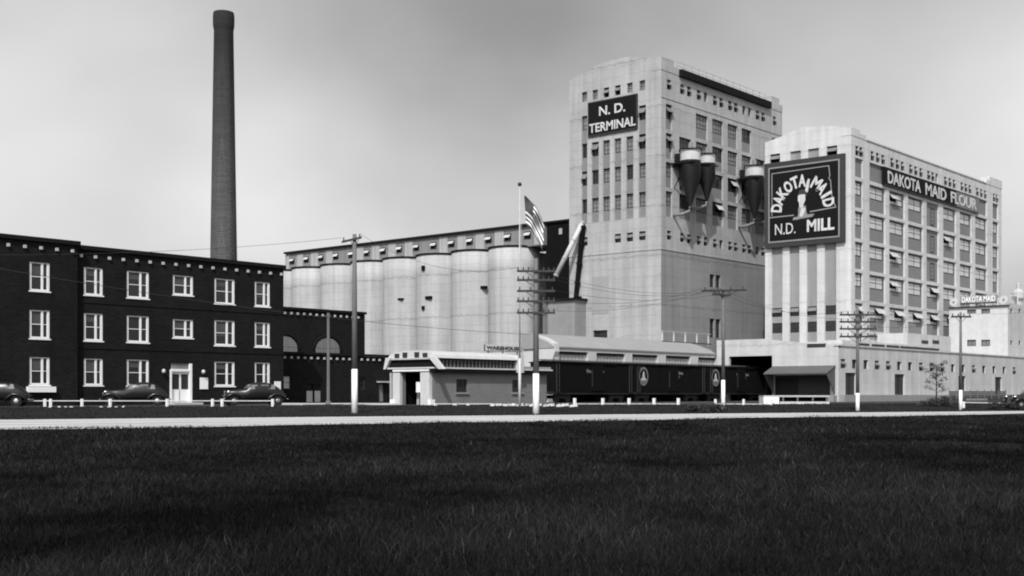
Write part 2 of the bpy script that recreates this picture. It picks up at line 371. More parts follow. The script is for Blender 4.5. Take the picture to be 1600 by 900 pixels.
def verge_tufts():
    n = 26000; r = rng.random(n)*95-45; w = np.where(rng.random(n) < .4, rng.random(n)**2*2.0-.5, rng.random(n)*20)
    d = 72+.48*r+w; tt = np.clip(w/18, 0, 1); z = -.3+.42*tt*tt*(3-2*tt); h = .05+.12*rng.random(n)**2; ph = rng.random(n)*6.28; k = .025+.02*rng.random(n)
    x = SA*r+CA*d; y = -CA*r+SA*d; v = np.empty((n, 3, 3), np.float32)
    v[:, 0] = np.stack([x-np.cos(ph)*k, y-np.sin(ph)*k, z-.02], 1); v[:, 1] = np.stack([x+np.cos(ph)*k, y+np.sin(ph)*k, z-.02], 1); v[:, 2] = np.stack([x+rng.normal(0,.05,n), y+rng.normal(0,.05,n), z+h], 1)
    me = bpy.data.meshes.new('verge_tufts'); me.from_pydata(v.reshape(-1, 3).tolist(), [], np.arange(3*n).reshape(-1, 3).tolist()); me.materials.append(M['verge_grass'])
    o = bpy.data.objects.new('verge_tufts', me); COL.objects.link(o); o['kind'] = 'stuff'; tag(o, 'short tufts of grass along the far verge of the road', 'grass')
verge_tufts()

# ------------------------------------------------------------------ brick office block (left)
GY = .12                                    # level of the yard
def roof_box(th, x0, x1, y0, y1, z0, z1, m, name='core'): return MB().box(x0, x1, y0, y1, z0, z1).build(name, m, th)
def dentils(f, th, us, z, w=.2, h=.22, m='light_trim'):
    me = MB().fbox(F0, -w/2, w/2, -h/2, h/2, 0, .14).mesh('cornice_block', m); b = th.location
    for u in us:
        p = f.P(u, z, .03); inst('cornice_block', me, th, (p[0]-b[0], p[1]-b[1], p[2]-b[2]), f.rot)
YO = 83.6
of = Face(0, YO, 0); xr = of.U(443); xw = of.U(116)
off = thing('office_building', 'three-storey dark brick office block with white windows at the left edge', 'building', (xr-20, YO, GY))
ow = Face(0, YO-.45, 0)
hs = []; wins = []
cols = [(131,161),(198,233),(335,367),(398,422)]
rows = [(1.62,3.62),(4.95,7.0),(8.36,10.42)]
for a, b in cols:
    for z0, z1 in rows: wins.append((of.U(a), of.U(b), z0, z1))
for z0, z1 in ((5.43,6.9),(8.84,10.4)): wins.append((of.U(270), of.U(302), z0, z1))
door = (of.U(265), of.U(300), GY, 3.42)
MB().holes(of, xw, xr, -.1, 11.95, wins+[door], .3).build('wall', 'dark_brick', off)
for q in wins: window(of, off, *q, 'office', .12)
wl = [(ow.U(46), ow.U(78), z0, z1) for z0, z1 in ((1.62,3.62),(4.95,7.0),(8.36,10.42))]
wl += [(ow.U(a), ow.U(b), z0, z1) for a, b in ((-75,-38),(-190,-150)) for z0, z1 in ((1.62,3.62),(4.95,7.0),(8.36,10.42))]
xl = ow.U(-330)
m = MB().holes(ow, xl, xw, -.1, 12.15, wl, .3)
m.add([ow.P(xw,-.1), ow.P(xw,-.1,-.6), ow.P(xw,12.15,-.6), ow.P(xw,12.15)], [(0,1,2,3)]); m.build('wing_wall', 'dark_brick', off)
for q in wl: window(ow, off, *q, 'office', .12)
MB().fbox(ow, wl[0][0]-.25, wl[0][1]+.3, 1.1, 1.5, .02, .34).build('flower_box', 'white_paint', off)
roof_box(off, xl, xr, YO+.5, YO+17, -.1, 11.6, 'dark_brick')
MB().fbox(of, xw+.02, xr+.12, 11.7, 12.0, -.5, .22).build('cornice', 'dark_trim', off)
MB().fbox(ow, xl, xw+.15, 11.9, 12.2, -.5, .22).build('cornice', 'dark_trim', off)
dentils(of, off, [xw+.5+i*(xr-xw-.8)/16 for i in range(17)], 11.22)
dentils(ow, off, [xw-.45-i*1.22 for i in range(16)], 11.45)
for z in (4.35, 7.75): MB().fbox(of, xw+.01, xr, z, z+.12, .0, .05).build('string_course', 'dark_brick', off)
# entrance
dr = MB().fbox(of, door[0], door[1], GY+.1, 2.75, -.22, -.16).build('door', 'white_paint', off)
w = door[1]-door[0]; g = MB()
for a, b in ((.08,.46),(.56,.94)): g.fbox(of, door[0]+w*a, door[0]+w*b, 1.35, 2.55, -.16, -.14)
g.build('pane', 'glass_dark', dr, off)
MB().fbox(of, door[0]+w*.48, door[0]+w*.50, GY+.12, 1.3, -.16, -.145).build('meeting_line', 'dark_trim', dr, off)
MB().fbox(of, door[1]-.25, door[1]-.02, GY, 3.4, -.2, .06).build('door_post', 'white_paint', off)
MB().fbox(of, door[0]+.02, door[0]+.18, GY, 2.9, -.2, .05).build('door_post', 'white_paint', off)
MB().fbox(of, door[0]+.18, door[1]-.25, 2.76, 2.95, -.2, .05).build('door_head', 'white_paint', off)
MB().fbox(of, door[0]+.18, door[1]-.25, 2.95, 3.4, -.2, -.1).build('transom', 'glass_grey', off)
MB().fbox(of, door[0]-.3, door[1]+.3, -.1, GY+.18, .01, 1.1).build('doorstep', 'pavement', off)
for px, py in ((253,580),(315,581)):
    l = MB().blob(of.P(of.U(px), of.Z(px,py), .25), .16, .16, .18).build('wall_lamp', 'old_white', off, smooth=True)
    MB().fbox(of, of.U(px)-.03, of.U(px)+.03, of.Z(px,py)+.1, of.Z(px,py)+.18, .0, .25).build('bracket', 'dark_trim', l, off)
for px, a, b, lab in ((318,590,608,'white notice board fixed to the brick wall right of the office entrance'),(433,596,609,'small white notice board at the right corner of the brick office')):
    u = of.U(px); hw = .38 if px == 318 else .33
    single(MB().fbox(of, u-hw, u+hw, of.Z(px,b), of.Z(px,a), .03, .09), 'notice_board', 'white_paint', of.P(u, of.Z(px,b), .05), lab, 'sign', 'notice boards on the office wall')

# ------------------------------------------------------------------ chimney
cd = 150; cx, cy = PX(349.5, cd); top = HZ(20, cd)
ch = thing('chimney', 'tall tapering brick smokestack rising behind the office block', 'chimney', (cx, cy, 0))
r0, r1 = 21.5*cd/F*1.12, 15.0*cd/F
MB().lathe((cx,cy,0), [(r0+.3*(0), -.2)]+[(r0+(r1-r0)*i/12, top*.955*i/12) for i in range(1, 13)], 32).build('shaft', 'chimney_brick', ch, smooth=True)
mat('soot_brick', .022, rough=.9, var=.2, scale=.4, streak=.25)
_t = M['chimney_brick'].node_tree; _g = _t.nodes.new('ShaderNodeNewGeometry'); _s = _t.nodes.new('ShaderNodeSeparateXYZ'); _r = _t.nodes.new('ShaderNodeMapRange')   # soot that has settled towards the mouth
_r.inputs['From Min'].default_value = top*.52; _r.inputs['From Max'].default_value = top*.93; _r.inputs['To Min'].default_value = 1.0; _r.inputs['To Max'].default_value = .3
_m = _t.nodes.new('ShaderNodeVectorMath'); _m.operation = 'SCALE'; _p = _t.nodes['Principled BSDF'].inputs['Base Color']
_t.links.new(_g.outputs['Position'], _s.inputs[0]); _t.links.new(_s.outputs[2], _r.inputs[0]); _t.links.new(_p.links[0].from_socket, _m.inputs[0]); _t.links.new(_r.outputs[0], _m.inputs['Scale']); _t.links.new(_m.outputs[0], _p)
MB().lathe((cx,cy,0), [(r1,top*.953),(r1+.04,top*.957),(r1+.11,top*.966),(r1+.13,top*.985),(r1+.1,top*.995),(r1+.05,top),(r1-.3,top),(r1-.35,top*.96)], 32).build('cap', 'soot_brick', ch)
for q in (.2,):
    rr = r0+(r1-r0)*q/.955+.03; MB().lathe((cx,cy,0), [(rr-.02,top*q),(rr+.02,top*q),(rr+.02,top*q+.12),(rr-.02,top*q+.12)], 32).build('iron_band', 'dark_trim', ch)
rg = MB().box(-.25, .25, -.14, -.08, 0, .06).mesh('rung', 'chimney_brick')
for i in range(0, 90): inst('rung', rg, ch, (0, -(r0+(r1-r0)*i/95), .6+i*top*.0105))

# ------------------------------------------------------------------ power house (low dark brick, two tiers)
pf = Face(0, 88.0, 0); pu = Face(0, 95.0, 0)
ph = thing('power_house', 'low two-tier dark brick power house with arched windows beside the office', 'building', (pf.U(520), 88, GY))
a, b = xr+.05, pf.U(609); zt = pf.Z(443,553)
op = [(pf.U(443.5), pf.U(455), pf.Z(450,608), pf.Z(450,587)), (pf.U(479), pf.U(490), GY+.1, pf.Z(485,600)), (pf.U(491.5), pf.U(502), GY+.1, pf.Z(495,600)),
      (pf.U(562), pf.U(571), pf.Z(566,609), pf.Z(566,590)), (pf.U(592), pf.U(600), GY+.1, pf.Z(596,598))]
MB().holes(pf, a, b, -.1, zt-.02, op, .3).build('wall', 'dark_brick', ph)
window(pf, ph, *op[0], 'm', .15); window(pf, ph, *op[3], 'd', .15)
for q in op[1:3]:
    h = q[3]-q[2]
    dd = MB().fbox(pf, q[0], q[1], q[2], q[2]+h*.62, -.25, -.15).build('door', 'old_white', ph)
    MB().fbox(pf, q[0], q[1], q[2]+h*.62, q[3], -.25, -.17).build('door_light', 'glass_dark', ph)
MB().fbox(pf, op[4][0], op[4][1], op[4][2], op[4][3], -.25, -.15).build('door', 'sheet_metal', ph)
MB().fbox(pf, op[4][0]-.3, op[4][1]+.3, op[4][3]+.02, op[4][3]+.15, .01, .5).build('door_hood', 'light_trim', ph)
MB().fbox(pf, a, b+.1, zt, zt+.22, -.4, .2).build('cornice', 'dark_trim', ph)
dentils(pf, ph, [a+.4+i*.78 for i in range(int((b-a-.5)/.78))], zt-.3, .2, .2, 'light_trim')
roof_box(ph, a, b, 88.4, 95.3, -.1, zt-.1, 'dark_brick')
a2, b2 = xr+.05, pu.U(570); z2 = pu.Z(570,491.5)
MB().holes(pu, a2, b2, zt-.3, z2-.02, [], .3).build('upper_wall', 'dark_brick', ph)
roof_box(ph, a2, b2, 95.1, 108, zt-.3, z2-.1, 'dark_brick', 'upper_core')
MB().fbox(pu, a2, b2+.1, z2, z2+.25, -.4, .2).build('cornice', 'dark_trim', ph)
dentils(pu, ph, [a2+.4+i*.8 for i in range(int((b2-a2-.3)/.8))], z2-.35, .2, .22, 'light_trim')
for p0, p1 in ((424,464),(493,530)):
    u0, u1 = pu.U(p0), pu.U(p1); zb = pu.Z(510,552); zh = pu.Z(510,528); uc = (u0+u1)/2; rr = (u1-u0)/2
    pts = [(u0,zb),(u1,zb)]+[(uc+rr*math.cos(math.pi*i/12), zb+(zh-zb)*(.25+.75*math.sin(math.pi*i/12))) for i in range(13)]
    pts = [(u,z) for u,z in pts]
    aw = MB().fprism(pu, pts, .01, .05).build('arched_window', 'glass_grey', ph)
    mm = MB()
    for q in (-.5,0,.5): mm.fbox(pu, uc+q*rr-.05, uc+q*rr+.05, zb, zb+(zh-zb)*(.9 if q else .98), .05, .085)
    mm.fbox(pu, u0+.1, u1-.1, zb+(zh-zb)*.35, zb+(zh-zb)*.41, .05, .08); mm.build('muntins', 'sheet_metal', aw, ph)
    ar = [(uc+(rr+.25)*math.cos(math.pi*i/12), zb+(zh-zb)*(.25+.75*math.sin(math.pi*i/12))+.2*math.sin(math.pi*i/12)) for i in range(13)]
    MB().tube([pu.P(u,z,.06) for u,z in ar], .1, 5).build('arch_ring', 'dark_brick', ph)
x, y = PX(513, 96); t = thing('pipe_mast', 'thin dark iron mast standing before the power house doors', 'mast', (x, y, GY))
MB().cyl((x,y,0), (x,y,HZ(489,96)), .13, .11, 8).build('mast', 'pole_wood', t); MB().cyl((x,y,GY-.1), (x,y,GY+.3), .3, .2, 8).build('foot', 'pole_wood', t)
MB().cyl((x-.25,y,HZ(494,96)), (x+.25,y,HZ(494,96)), .05, .05, 6).build('crossbar', 'pole_wood', t)
# pale strip of pavement before the power house
m = MB(); x0, y0 = PX(440, 98.5); x1, y1 = PX(618, 98.5)
p = [PX(440,96.5), PX(618,95.0), PX(618,96.6), PX(440,98.4)]
m.hexa([(q[0],q[1],GY-.1) for q in p]+[(q[0],q[1],GY+.13) for q in p]); structure(m, 'pavement', 'pavement')

# ------------------------------------------------------------------ silos and the gallery on top of them
XS, SR, SP, Y8 = 142.0, 4.05, 8.0, 125.2
ZS = 23.6
words = ['nearest', 'second', 'third', 'fourth', 'fifth', 'sixth', 'seventh', 'eighth']
sp = MB().lathe((0,0,0), [(SR,-.2)]+[(SR, ZS*i/8) for i in range(1,9)]+[(SR-.02,ZS),(.01,ZS)], 40).mesh('wall', 'silo_concrete', smooth=False)
for p in sp.polygons: p.use_smooth = abs(p.normal.z) < .5
rim = MB().lathe((0,0,0), [(SR+.01,ZS-.05),(SR+.13,ZS-.05),(SR+.13,ZS+.22),(SR+.01,ZS+.22)], 40).mesh('coping', 'dark_trim')  # ring coloured dark to stand in for the coping's shadow line
for i in range(8):
    y = Y8+SP*i
    o = thing('grain_silo', '%s pale concrete silo counted from the dark connecting house' % words[i] if i else 'nearest pale concrete silo, beside the dark connecting house', 'silo', (XS+SR, y, 0), 'grain silos in a row')
    inst('wall', sp, o); inst('coping', rim, o)
def silo_spot(px, py, w, h, nm):
    f = Face(XS, 200, 1); d = f.D(px); yy = 200-f.U(px); i = int(round((yy-Y8)/SP)); i = max(0, min(7, i)); dy = yy-(Y8+SP*i)
    x = XS+SR-math.sqrt(max(.2, (SR+.02)**2-dy*dy)); z = HZ(py, d)
    par = [o for o in COL.objects if o.name.startswith('grain_silo') and abs(o.location.y-(Y8+SP*i)) < .1][0]
    MB().box(x-.25, x+.4, yy-w/2, yy+w/2, z-h/2, z+h/2).build(nm, 'tar', par)
for q in ((742,448,1.5,.45),(622,467,.9,.3),(669,465,1.2,.5),(662,419,.6,.8),(662,481,.5,.6)): silo_spot(*q, 'vent_hatch')
MB().box(XS+SR-1.2, XS+SR+10, Y8-2, Y8+SP*7+4, 0, ZS-.3).build('back_row', 'silo_concrete').name = 'silo_block'
sb = bpy.data.objects['silo_block']; tag(sb, 'plain concrete bin block filling in behind the front row of silos', 'silo')
gx = 144.6; gf = Face(gx, 0, 1); gf = Face(gx, -gf.U(446.5), 1)
ga = thing('silo_gallery', 'long grey sheet-metal conveyor gallery running along the silo tops', 'gallery', (gx, Y8+SP*3, ZS))
u1 = gf.U(850); gt = 26.75
gl = []
MB().fbox(gf, 0, u1, ZS+.02, gt, -7, 0).build('wall', 'sheet_metal', ga)
MB().fbox(gf, -.1, u1+.2, gt, gt+.34, -7.4, .45).build('roof', 'dark_trim', ga)
nseg = 15
pan = MB().fbox(F0, 0, 1.1, 0, gt-ZS-.4, 0, .05).mesh('panel', 'panel_metal'); rib = MB().fbox(F0, 0, .07, 0, gt-ZS-.1, 0, .06).mesh('rib', 'sheet_metal')
for i in range(nseg):
    uc = 1.9+i*4.03; b = ga.location
    if uc > u1-1: break
    window(gf, ga, uc-.65, uc+.65, ZS+1.2, ZS+2.3, 'ovl', -.06)
    for k, q in enumerate((1.3, -2.0)):
        if (i*7+k*3) % 5 == 1: continue
        p = gf.P(uc+q, ZS+.15, .003); inst('panel', pan, ga, (p[0]-b[0],p[1]-b[1],p[2]-b[2]), gf.rot)
for i in range(int(u1/1.6)):
    p = gf.P(.1+i*1.6, ZS+.1, .002); b = ga.location; inst('rib', rib, ga, (p[0]-b[0],p[1]-b[1],p[2]-b[2]), gf.rot)

# ------------------------------------------------------------------ terminal elevator tower
TX, TYn = 142.3, 95.2
tf = Face(TX, TYn, 0); TYf = TYn+16.1; TXr = TX+tf.U(1222)
tl = Face(TX, TYf, 1); TW = tf.U(1222); TD = TYf-TYn
tw = thing('terminal_elevator', 'tallest pale concrete elevator tower with rows of narrow windows', 'building', (TX, TYn, 0))
ZT = 47.5; PAR = 45.9
rowt = [41.4, 37.35, 33.3, 29.25]; WH = 2.0; SH = 1.55
holes = []; spand = []; wn = []
bays = [(1040.5,1050.5,'c'),(1061.5,1080,'b'),(1087.5,1106,'w'),(1113,1130,'w'),(1137,1152.5,'w'),(1159,1174,'w'),(1180,1195,'b'),(1206.5,1214,'c')]
for p0, p1, k in bays:
    u0, u1 = tf.U(p0), tf.U(p1)
    for i, zt in enumerate(rowt):
        if k == 'b' and i == 0: continue
        bot = zt-WH-SH
        holes.append((u0, u1, bot, zt)); spand.append((tf, u0, u1, bot, zt-WH))
        wn.append((tf, u0, u1, zt-WH, zt, random.choice(['g','dvl','dvr','g','d']) if u1-u0 > 2 else random.choice(['g','dv'])))
    # small top lights and the row of small lights below the bays
    cl = [(u0+u1)/2] if k == 'c' else [u0+(u1-u0)*.24, u0+(u1-u0)*.82]
    for c in cl:
        for (za, zb) in ((43.45,44.85),(22.5,23.75)):
            hw = .52; holes.append((c-hw, c+hw, za, zb)); wn.append((tf, c-hw, c+hw, za, zb, 'ov' if random.random() < .75 else 'g'))
low = [(tf.U(1109), tf.U(1116.5), 16.6, 18.5), (tf.U(1118.5), tf.U(1126), 16.6, 18.5), (tf.U(1109), tf.U(1116.5), 9.2, 12.0), (tf.U(1118.5), tf.U(1126), 9.2, 12.0)]
for q in low: holes.append(q); wn.append((tf,)+q+('d',))
up = [h for h in holes if h[2] > 21.1]; dn = [h for h in holes if h[2] < 21.1]
MB().holes(tf, 0, TW, 21.1, PAR, up, .42).build('wall', 'concrete', tw)
MB().holes(tf, 0, TW, 0, 21.1, dn, .42).build('lower_wall', 'stained_concrete', tw)
# sign-side wall
h2 = []
colx = [(909,917.5),(924.5,935.5),(942,953),(960,970.5),(978.5,989.5),(998,1009)]
for j, (p0, p1) in enumerate(colx):
    u0, u1 = tl.U(p0), tl.U(p1)
    for i, zt in enumerate(rowt):
        if j in (1,2,3,4) and i == 0: continue
        bot = zt-WH-SH-(.5 if i < 3 else 0)
        h2.append((u0, u1, bot, zt)); spand.append((tl, u0, u1, bot, zt-WH)); wn.append((tl, u0, u1, zt-WH, zt, random.choice(['g','g','dv','d'])))
    c = (u0+u1)/2
    h2.append((c-.48, c+.48, 43.5, 44.9)); wn.append((tl, c-.48, c+.48, 43.5, 44.9, 'ov' if j in (2,3) else 'g'))
    if j in (0,3,4,5): h2.append((c-.55, c+.55, 22.5, 23.75)); wn.append((tl, c-.55, c+.55, 22.5, 23.75, 'dv'))
for p0, p1, y0, y1 in ((926.5,949,531,516),(900,909,481,463)):
    q = (tl.U(p0), tl.U(p1), tl.Z((p0+p1)/2, y0), tl.Z((p0+p1)/2, y1)); h2.append(q); wn.append((tl,)+q+('d',))
# merge vertically touching bays into single tall recesses
MB().holes(tl, 0, TD, 0, PAR+.6, h2, .42).build('wall', 'concrete', tw)
for f, a, b, c, e in spand: MB().fbox(f, a, b, c, e, -.42, -.28).build('spandrel', 'spandrel', tw)
for f, a, b, c, e, k in wn: window(f, tw, a, b, c, e, k, .34)
z = PAR+.6
MB().fprism(tl, [(0,z),(TD,z),(TD,z+.75),(TD*.88,z+1.3),(TD*.64,z+2.15),(TD*.36,z+2.15),(TD*.04,z+.65),(0,z+.5)], -.6, 0).build('gable', 'concrete', tw)
MB().fbox(tl, -.05, TD+.04, 21.0, 21.25, .0, .08).build('belt_course', 'concrete', tw)
MB().fbox(tf, .0, TW, 21.0, 21.25, .0, .08).build('belt_course', 'concrete', tw)
for zz in (42.2,): MB().fbox(tf, .0, TW, zz-.1, zz+.1, .0, .07).build('belt_course', 'concrete', tw)
pl = [(0, tf.U(1052), 47.7), (tf.U(1052), tf.U(1060.5), 46.9), (tf.U(1201), tf.U(1205), 47.0), (tf.U(1205), TW-1.0, 47.9), (TW-1.0, TW, 47.0)]
for a, b, z in pl: MB().fbox(tf, a-(.04 if a == 0 else 0), b, PAR, z, -1.6, .06).build('corner_pylon', 'concrete', tw)
MB().fbox(tf, tf.U(1060.5)+.01, tf.U(1201)-.01, 45.75, 46.75, -1.5, .55).build('eave', 'dark_trim', tw)
MB().box(TX+.6, TXr, TYn+.6, TYf-.01, 0, 46.0).build('core', 'concrete', tw)
m = MB()
for i in range(14):
    u = tf.U(1062)+i*(tf.U(1200)-tf.U(1062))/13; m.fbox(tf, u-.03, u+.03, 46.75, 48.0, -.5, -.44)
for z in (47.4, 47.97): m.fbox(tf, tf.U(1062), tf.U(1200), z, z+.05, -.43, -.39)
m.build('roof_railing', 'panel_metal', tw)
MB().fbox(tl, tl.U(925.5), tl.U(951), tl.Z(938,490), tl.Z(938,432), .0, .05).build('filled_opening', 'patch', tw)

# painted board N. D. TERMINAL
u0, u1 = tl.U(920), tl.U(997); z0, z1 = 38.2, 43.15; uc = (u0+u1)/2
ts = thing('terminal_sign', 'black signboard lettered N. D. TERMINAL high on the tall tower', 'sign', tl.P(uc, z0, .1))
MB().fbox(tl, u0, u1, z0, z1, .04, .22).build('board', 'sign_black', ts)
m = MB()
for q in ((u0,u1,z0,z0+.16),(u0,u1,z1-.16,z1)): m.fbox(tl, *q, .221, .26)
for q in ((u0,u0+.16,z0+.16,z1-.16),(u1-.16,u1,z0+.16,z1-.16)): m.fbox(tl, *q, .221, .255)
m.build('border', 'sign_grey', ts)
letters(tl, ts, 'N. D.', uc, z0+3.4, .24, width=4.6, height=1.35, bold=.02)
letters(tl, ts, 'TERMINAL', uc, z0+1.15, .24, width=u1-u0-.5, height=1.3, bold=.02)

# dust collectors on the tower's long front
def cyclone(px, py, rad, lab, first):
    u = tf.U(px); z = tf.Z(px, py)+.2; off = 2.2; c = tf.P(u, z, off)
    o = thing('dust_collector', lab, 'dust collector', tf.P(u, z-rad*5.6, off), 'dust collectors on the tower front')
    MB().lathe(c, [(rad,-rad*1.0),(rad,0),(rad-.02,.04),(.1,.28)], 20).build('drum', 'cyclone_metal', o, smooth=False)
    MB().lathe(c, [(rad+.12,-.02),(rad+.2,-.02),(rad+.2,.14),(rad+.12,.14)], 20).build('rim', 'dark_trim', o)
    MB().lathe(c, [(rad+.01,-rad*1.0),(rad*.99,-rad*2.7),(rad*.14,-rad*5.4),(rad*.14,-rad*5.8)], 20).build('cone', 'cone_metal', o, smooth=True)
    MB().tube([tf.P(u,z-rad*5.5,off), tf.P(u,z-rad*5.9,off*.95), tf.P(u-.6,z-rad*6.2,off*.6), tf.P(u-1.0,z-rad*6.3,.0)], .22, 8).build('discharge_pipe', 'sheet_metal', o, smooth=True)
    MB().cyl(tf.P(u,z+.2,off), tf.P(u,z+1.1,off), rad*.22, rad*.22, 12).build('vent_stack', 'sheet_metal', o)
    bk = MB()
    for s in (-1, 1): bk.cyl(tf.P(u+s*rad*.8,z-rad*1.2,off), tf.P(u+s*rad*.8,z-rad*1.2-.4,0), .09, .09, 6); bk.cyl(tf.P(u+s*rad*.8,z-rad*1.2,off), tf.P(u+s*rad*.5,z-rad*3.6,0), .07, .07, 6)
    bk.fbox(tf, u-rad*1.1, u+rad*1.1, z-rad*1.3, z-rad*1.18, 0, off+rad*.9); bk.build('bracket', 'cone_metal', o)
    MB().fbox(tf, u-rad*.5, u-rad*.1, z-rad*1.0, z-rad*.2, 0, off).build('inlet_duct', 'cone_metal', o)
cyclone(1058, 241, 1.42, 'dust collector nearest the tower corner, with pale drum and dark cone', True)
cyclone(1084, 248, 1.2, 'second dust collector from the tower corner, slightly smaller', False)
cyclone(1159, 266, 1.42, 'third dust collector from the tower corner, across the window bays', False)
cyclone(1183.5, 273, 1.25, 'dust collector farthest along the tower, just left of the large maid sign', False)

# ------------------------------------------------------------------ dark connecting house, lower block, spouts
cf = Face(145.3, 118.2, 1)
cn = thing('connecting_house', 'black tarred connecting house between the silos and the tall tower', 'building', (145.3, 114.7, 0))
MB().box(145.3, 158, 111.45, 118.2, 14.8, 26.9).build('wall', 'tar', cn)
MB().box(145.0, 158.3, 111.4, 118.5, 26.9, 27.2).build('roof', 'dark_trim', cn)
MB().fbox(cf, cf.U(876)-.3, cf.U(876)+.3, cf.Z(876,366), cf.Z(876,357), .0, .06).build('window', 'panel_metal', cn)
lf = Face(139.6, 130, 1)
ya, yb = 130-lf.U(898), 130-lf.U(856)
lw = thing('receiving_block', 'low grey concrete block under the black connecting house', 'building', (139.6, (ya+yb)/2, 0))
MB().box(139.6, 145.2, ya, yb, 0, lf.Z(870,470)).build('wall', 'grey_concrete', lw)
MB().box(139.2, 145.2, ya-.3, yb+.3, lf.Z(870,470), lf.Z(870,467)).build('coping', 'dark_trim', lw)
fa, fb = Face(TX-.5, TYf, 1), Face(TX-3.2, TYf, 1)
p1 = fa.P(fa.U(911), fa.Z(912,346)); p0 = fb.P(fb.U(868), fb.Z(867,432))
s1 = thing('grain_spout', 'long pale slanting grain spout leaning against the tower', 'spout', p0, 'spouts between tower and silos')
MB().cyl(p0, p1, .34, .34, 12).build('pipe', 'cyclone_metal', s1, smooth=True)
v0, v1 = Vector(p0), Vector(p1); m = MB()
for q in (.02,.33,.66,.98): c = v0.lerp(v1, q); d = (v1-v0).normalized()*.09; m.cyl(c-d, c+d, .4, .4, 12)
m.build('flange', 'panel_metal', s1)
p1 = fa.P(fa.U(911), fa.Z(912,352)); p0 = fa.P(fa.U(899), fa.Z(899,472))
s2 = thing('dark_spout', 'steep black spout dropping down the tower wall to the low block', 'spout', p0, 'spouts between tower and silos')
MB().cyl(p0, p1, .34, .4, 10).build('pipe', 'tar', s2); v0, v1 = Vector(p0), Vector(p1); m = MB()
for q in (.02,.25,.5,.75,.98): c = v0.lerp(v1, q); d = (v1-v0).normalized()*.09; m.cyl(c-d, c+d, .5, .5, 10)
m.build('flange', 'dark_trim', s2)

# ------------------------------------------------------------------ flour mill
MX, MY = 152.9, 72.15
mf = Face(MX, MY, 0); ml = Face(MX, MY+12.8, 1); MW = mf.U(1565); MD = 12.8
mi = thing('flour_mill', 'eight-storey pale concrete flour mill with a grid of wide windows', 'building', (MX, MY, 0))
MP = 35.35
mrow = [29.55, 25.45, 21.35, 17.25, 13.15, 9.05]; mwh = 1.8; msh = 1.85
hs = []; sps = []; wn = []
mb_ = [(1336,1348.5,'c'),(1358.7,1383.6,'w'),(1389.7,1414,'w'),(1419,1442.6,'w'),(1447.8,1467,'s'),(1474,1494,'w'),(1499.8,1518.4,'w'),(1524,1542.5,'w'),(1551,1560,'c')]
for n, (p0, p1, k) in enumerate(mb_):
    u0, u1 = mf.U(p0), mf.U(p1)
    hs.append((u0, u1, 30.0, 32.55)); sps.append((mf, u0, u1, 30.0, 32.55))
    for i, zt in enumerate(mrow):
        bot = zt-mwh-msh; hs.append((u0, u1, bot, zt))
        if k == 's' and i < 3:
            c = u0+(u1-u0)*.58; sps.append((mf, u0, u1, bot, zt)); wn.append((mf, c-.75, c+.75, bot+.35, zt-.75, 'o', .26))
        else:
            sps.append((mf, u0, u1, bot, zt-mwh-.12)); m0 = .35 if k == 'w' else .12
            kk = 'm' if i not in (4,) else random.choice(['mvr','mvl','mvr'])
            if random.random() < .18: kk = random.choice(['mvl','mvr'])
            wn.append((mf, u0+m0, u1-m0, zt-mwh-.1, zt-.12, kk, .30))
            sps.append((mf, u0, u0+m0, zt-mwh-.12, zt)); sps.append((mf, u1-m0, u1, zt-mwh-.12, zt))
            sps.append((mf, u0+m0, u1-m0, zt-.12, zt))
    nn = 2 if k == 'c' else 3
    for j in range(nn):
        c = u0+(u1-u0)*(j+.5)/nn; hw = .5
        hs.append((c-hw, c+hw, 32.85, 34.15)); wn.append((mf, c-hw, c+hw, 32.85, 34.15, 'ov' if random.random() < .8 else 'g', .3))
MB().holes(mf, 0, MW, 0, MP, hs, .4).build('wall', 'mill_concrete', mi)
h2 = []
pan = [(1205.5,1222.5),(1233.5,1249),(1260.5,1276.5),(1288.5,1306.5)]
for j, (p0, p1) in enumerate(pan):
    u0, u1 = ml.U(p0), ml.U(p1); zb = 8.0; zt = 30.0
    h2.append((u0, u1, zb, zt)); za, zc = ml.Z(1275,492), ml.Z(1275,478)
    sps.append((ml, u0, u1, zb, 9.4)); sps.append((ml, u0, u1, 10.8, za)); sps.append((ml, u0, u1, zc, zt))
    wn.append((ml, u0+.05, u1-.05, za, zc, 'dvr' if j < 3 else 'd', .28)); wn.append((ml, u0+.05, u1-.05, 9.4, 10.8, 'd', .28))
for j, (px, k) in enumerate(((1211,'ov'),(1243,'p'),(1271,'p'),(1300,'ov'))):
    c = ml.U(px); hw = .75 if k == 'ov' else .8
    h2.append((c-hw, c+hw, 32.9 if k == 'ov' else 32.4, 34.25))
    if k == 'ov': wn.append((ml, c-hw, c+hw, 32.9, 34.25, 'ov', .3))
    else: sps.append((ml, c-hw, c+hw, 32.4, 34.25))
MB().holes(ml, 0, MD, 0, MP+.3, h2, .4).build('wall', 'mill_concrete', mi)
for f, a, b, c, e in sps: MB().fbox(f, a, b, c, e, -.4, -.26).build('spandrel', 'front_panel' if f is ml else 'spandrel', mi)
for f, a, b, c, e, k, rc in wn: window(f, mi, a, b, c, e, k, rc)
z = MP+.3
MB().fprism(ml, [(0,z),(MD,z),(MD,z+.6),(MD*.93,z+.62),(MD*.9,z+1.0),(MD*.72,z+1.4),(MD*.45,z+1.75),(MD*.15,z+.75),(0,z+.4)], -.55, 0).build('gable', 'mill_concrete', mi)
for a, b, z in ((0, mf.U(1343), 36.4), (mf.U(1343), mf.U(1353), 35.95), (mf.U(1541), mf.U(1546), 36.1), (mf.U(1546), MW, 36.7)):
    MB().fbox(mf, a-(.04 if a == 0 else 0), b, MP, z, -1.4, .05).build('corner_pylon', 'mill_concrete', mi)
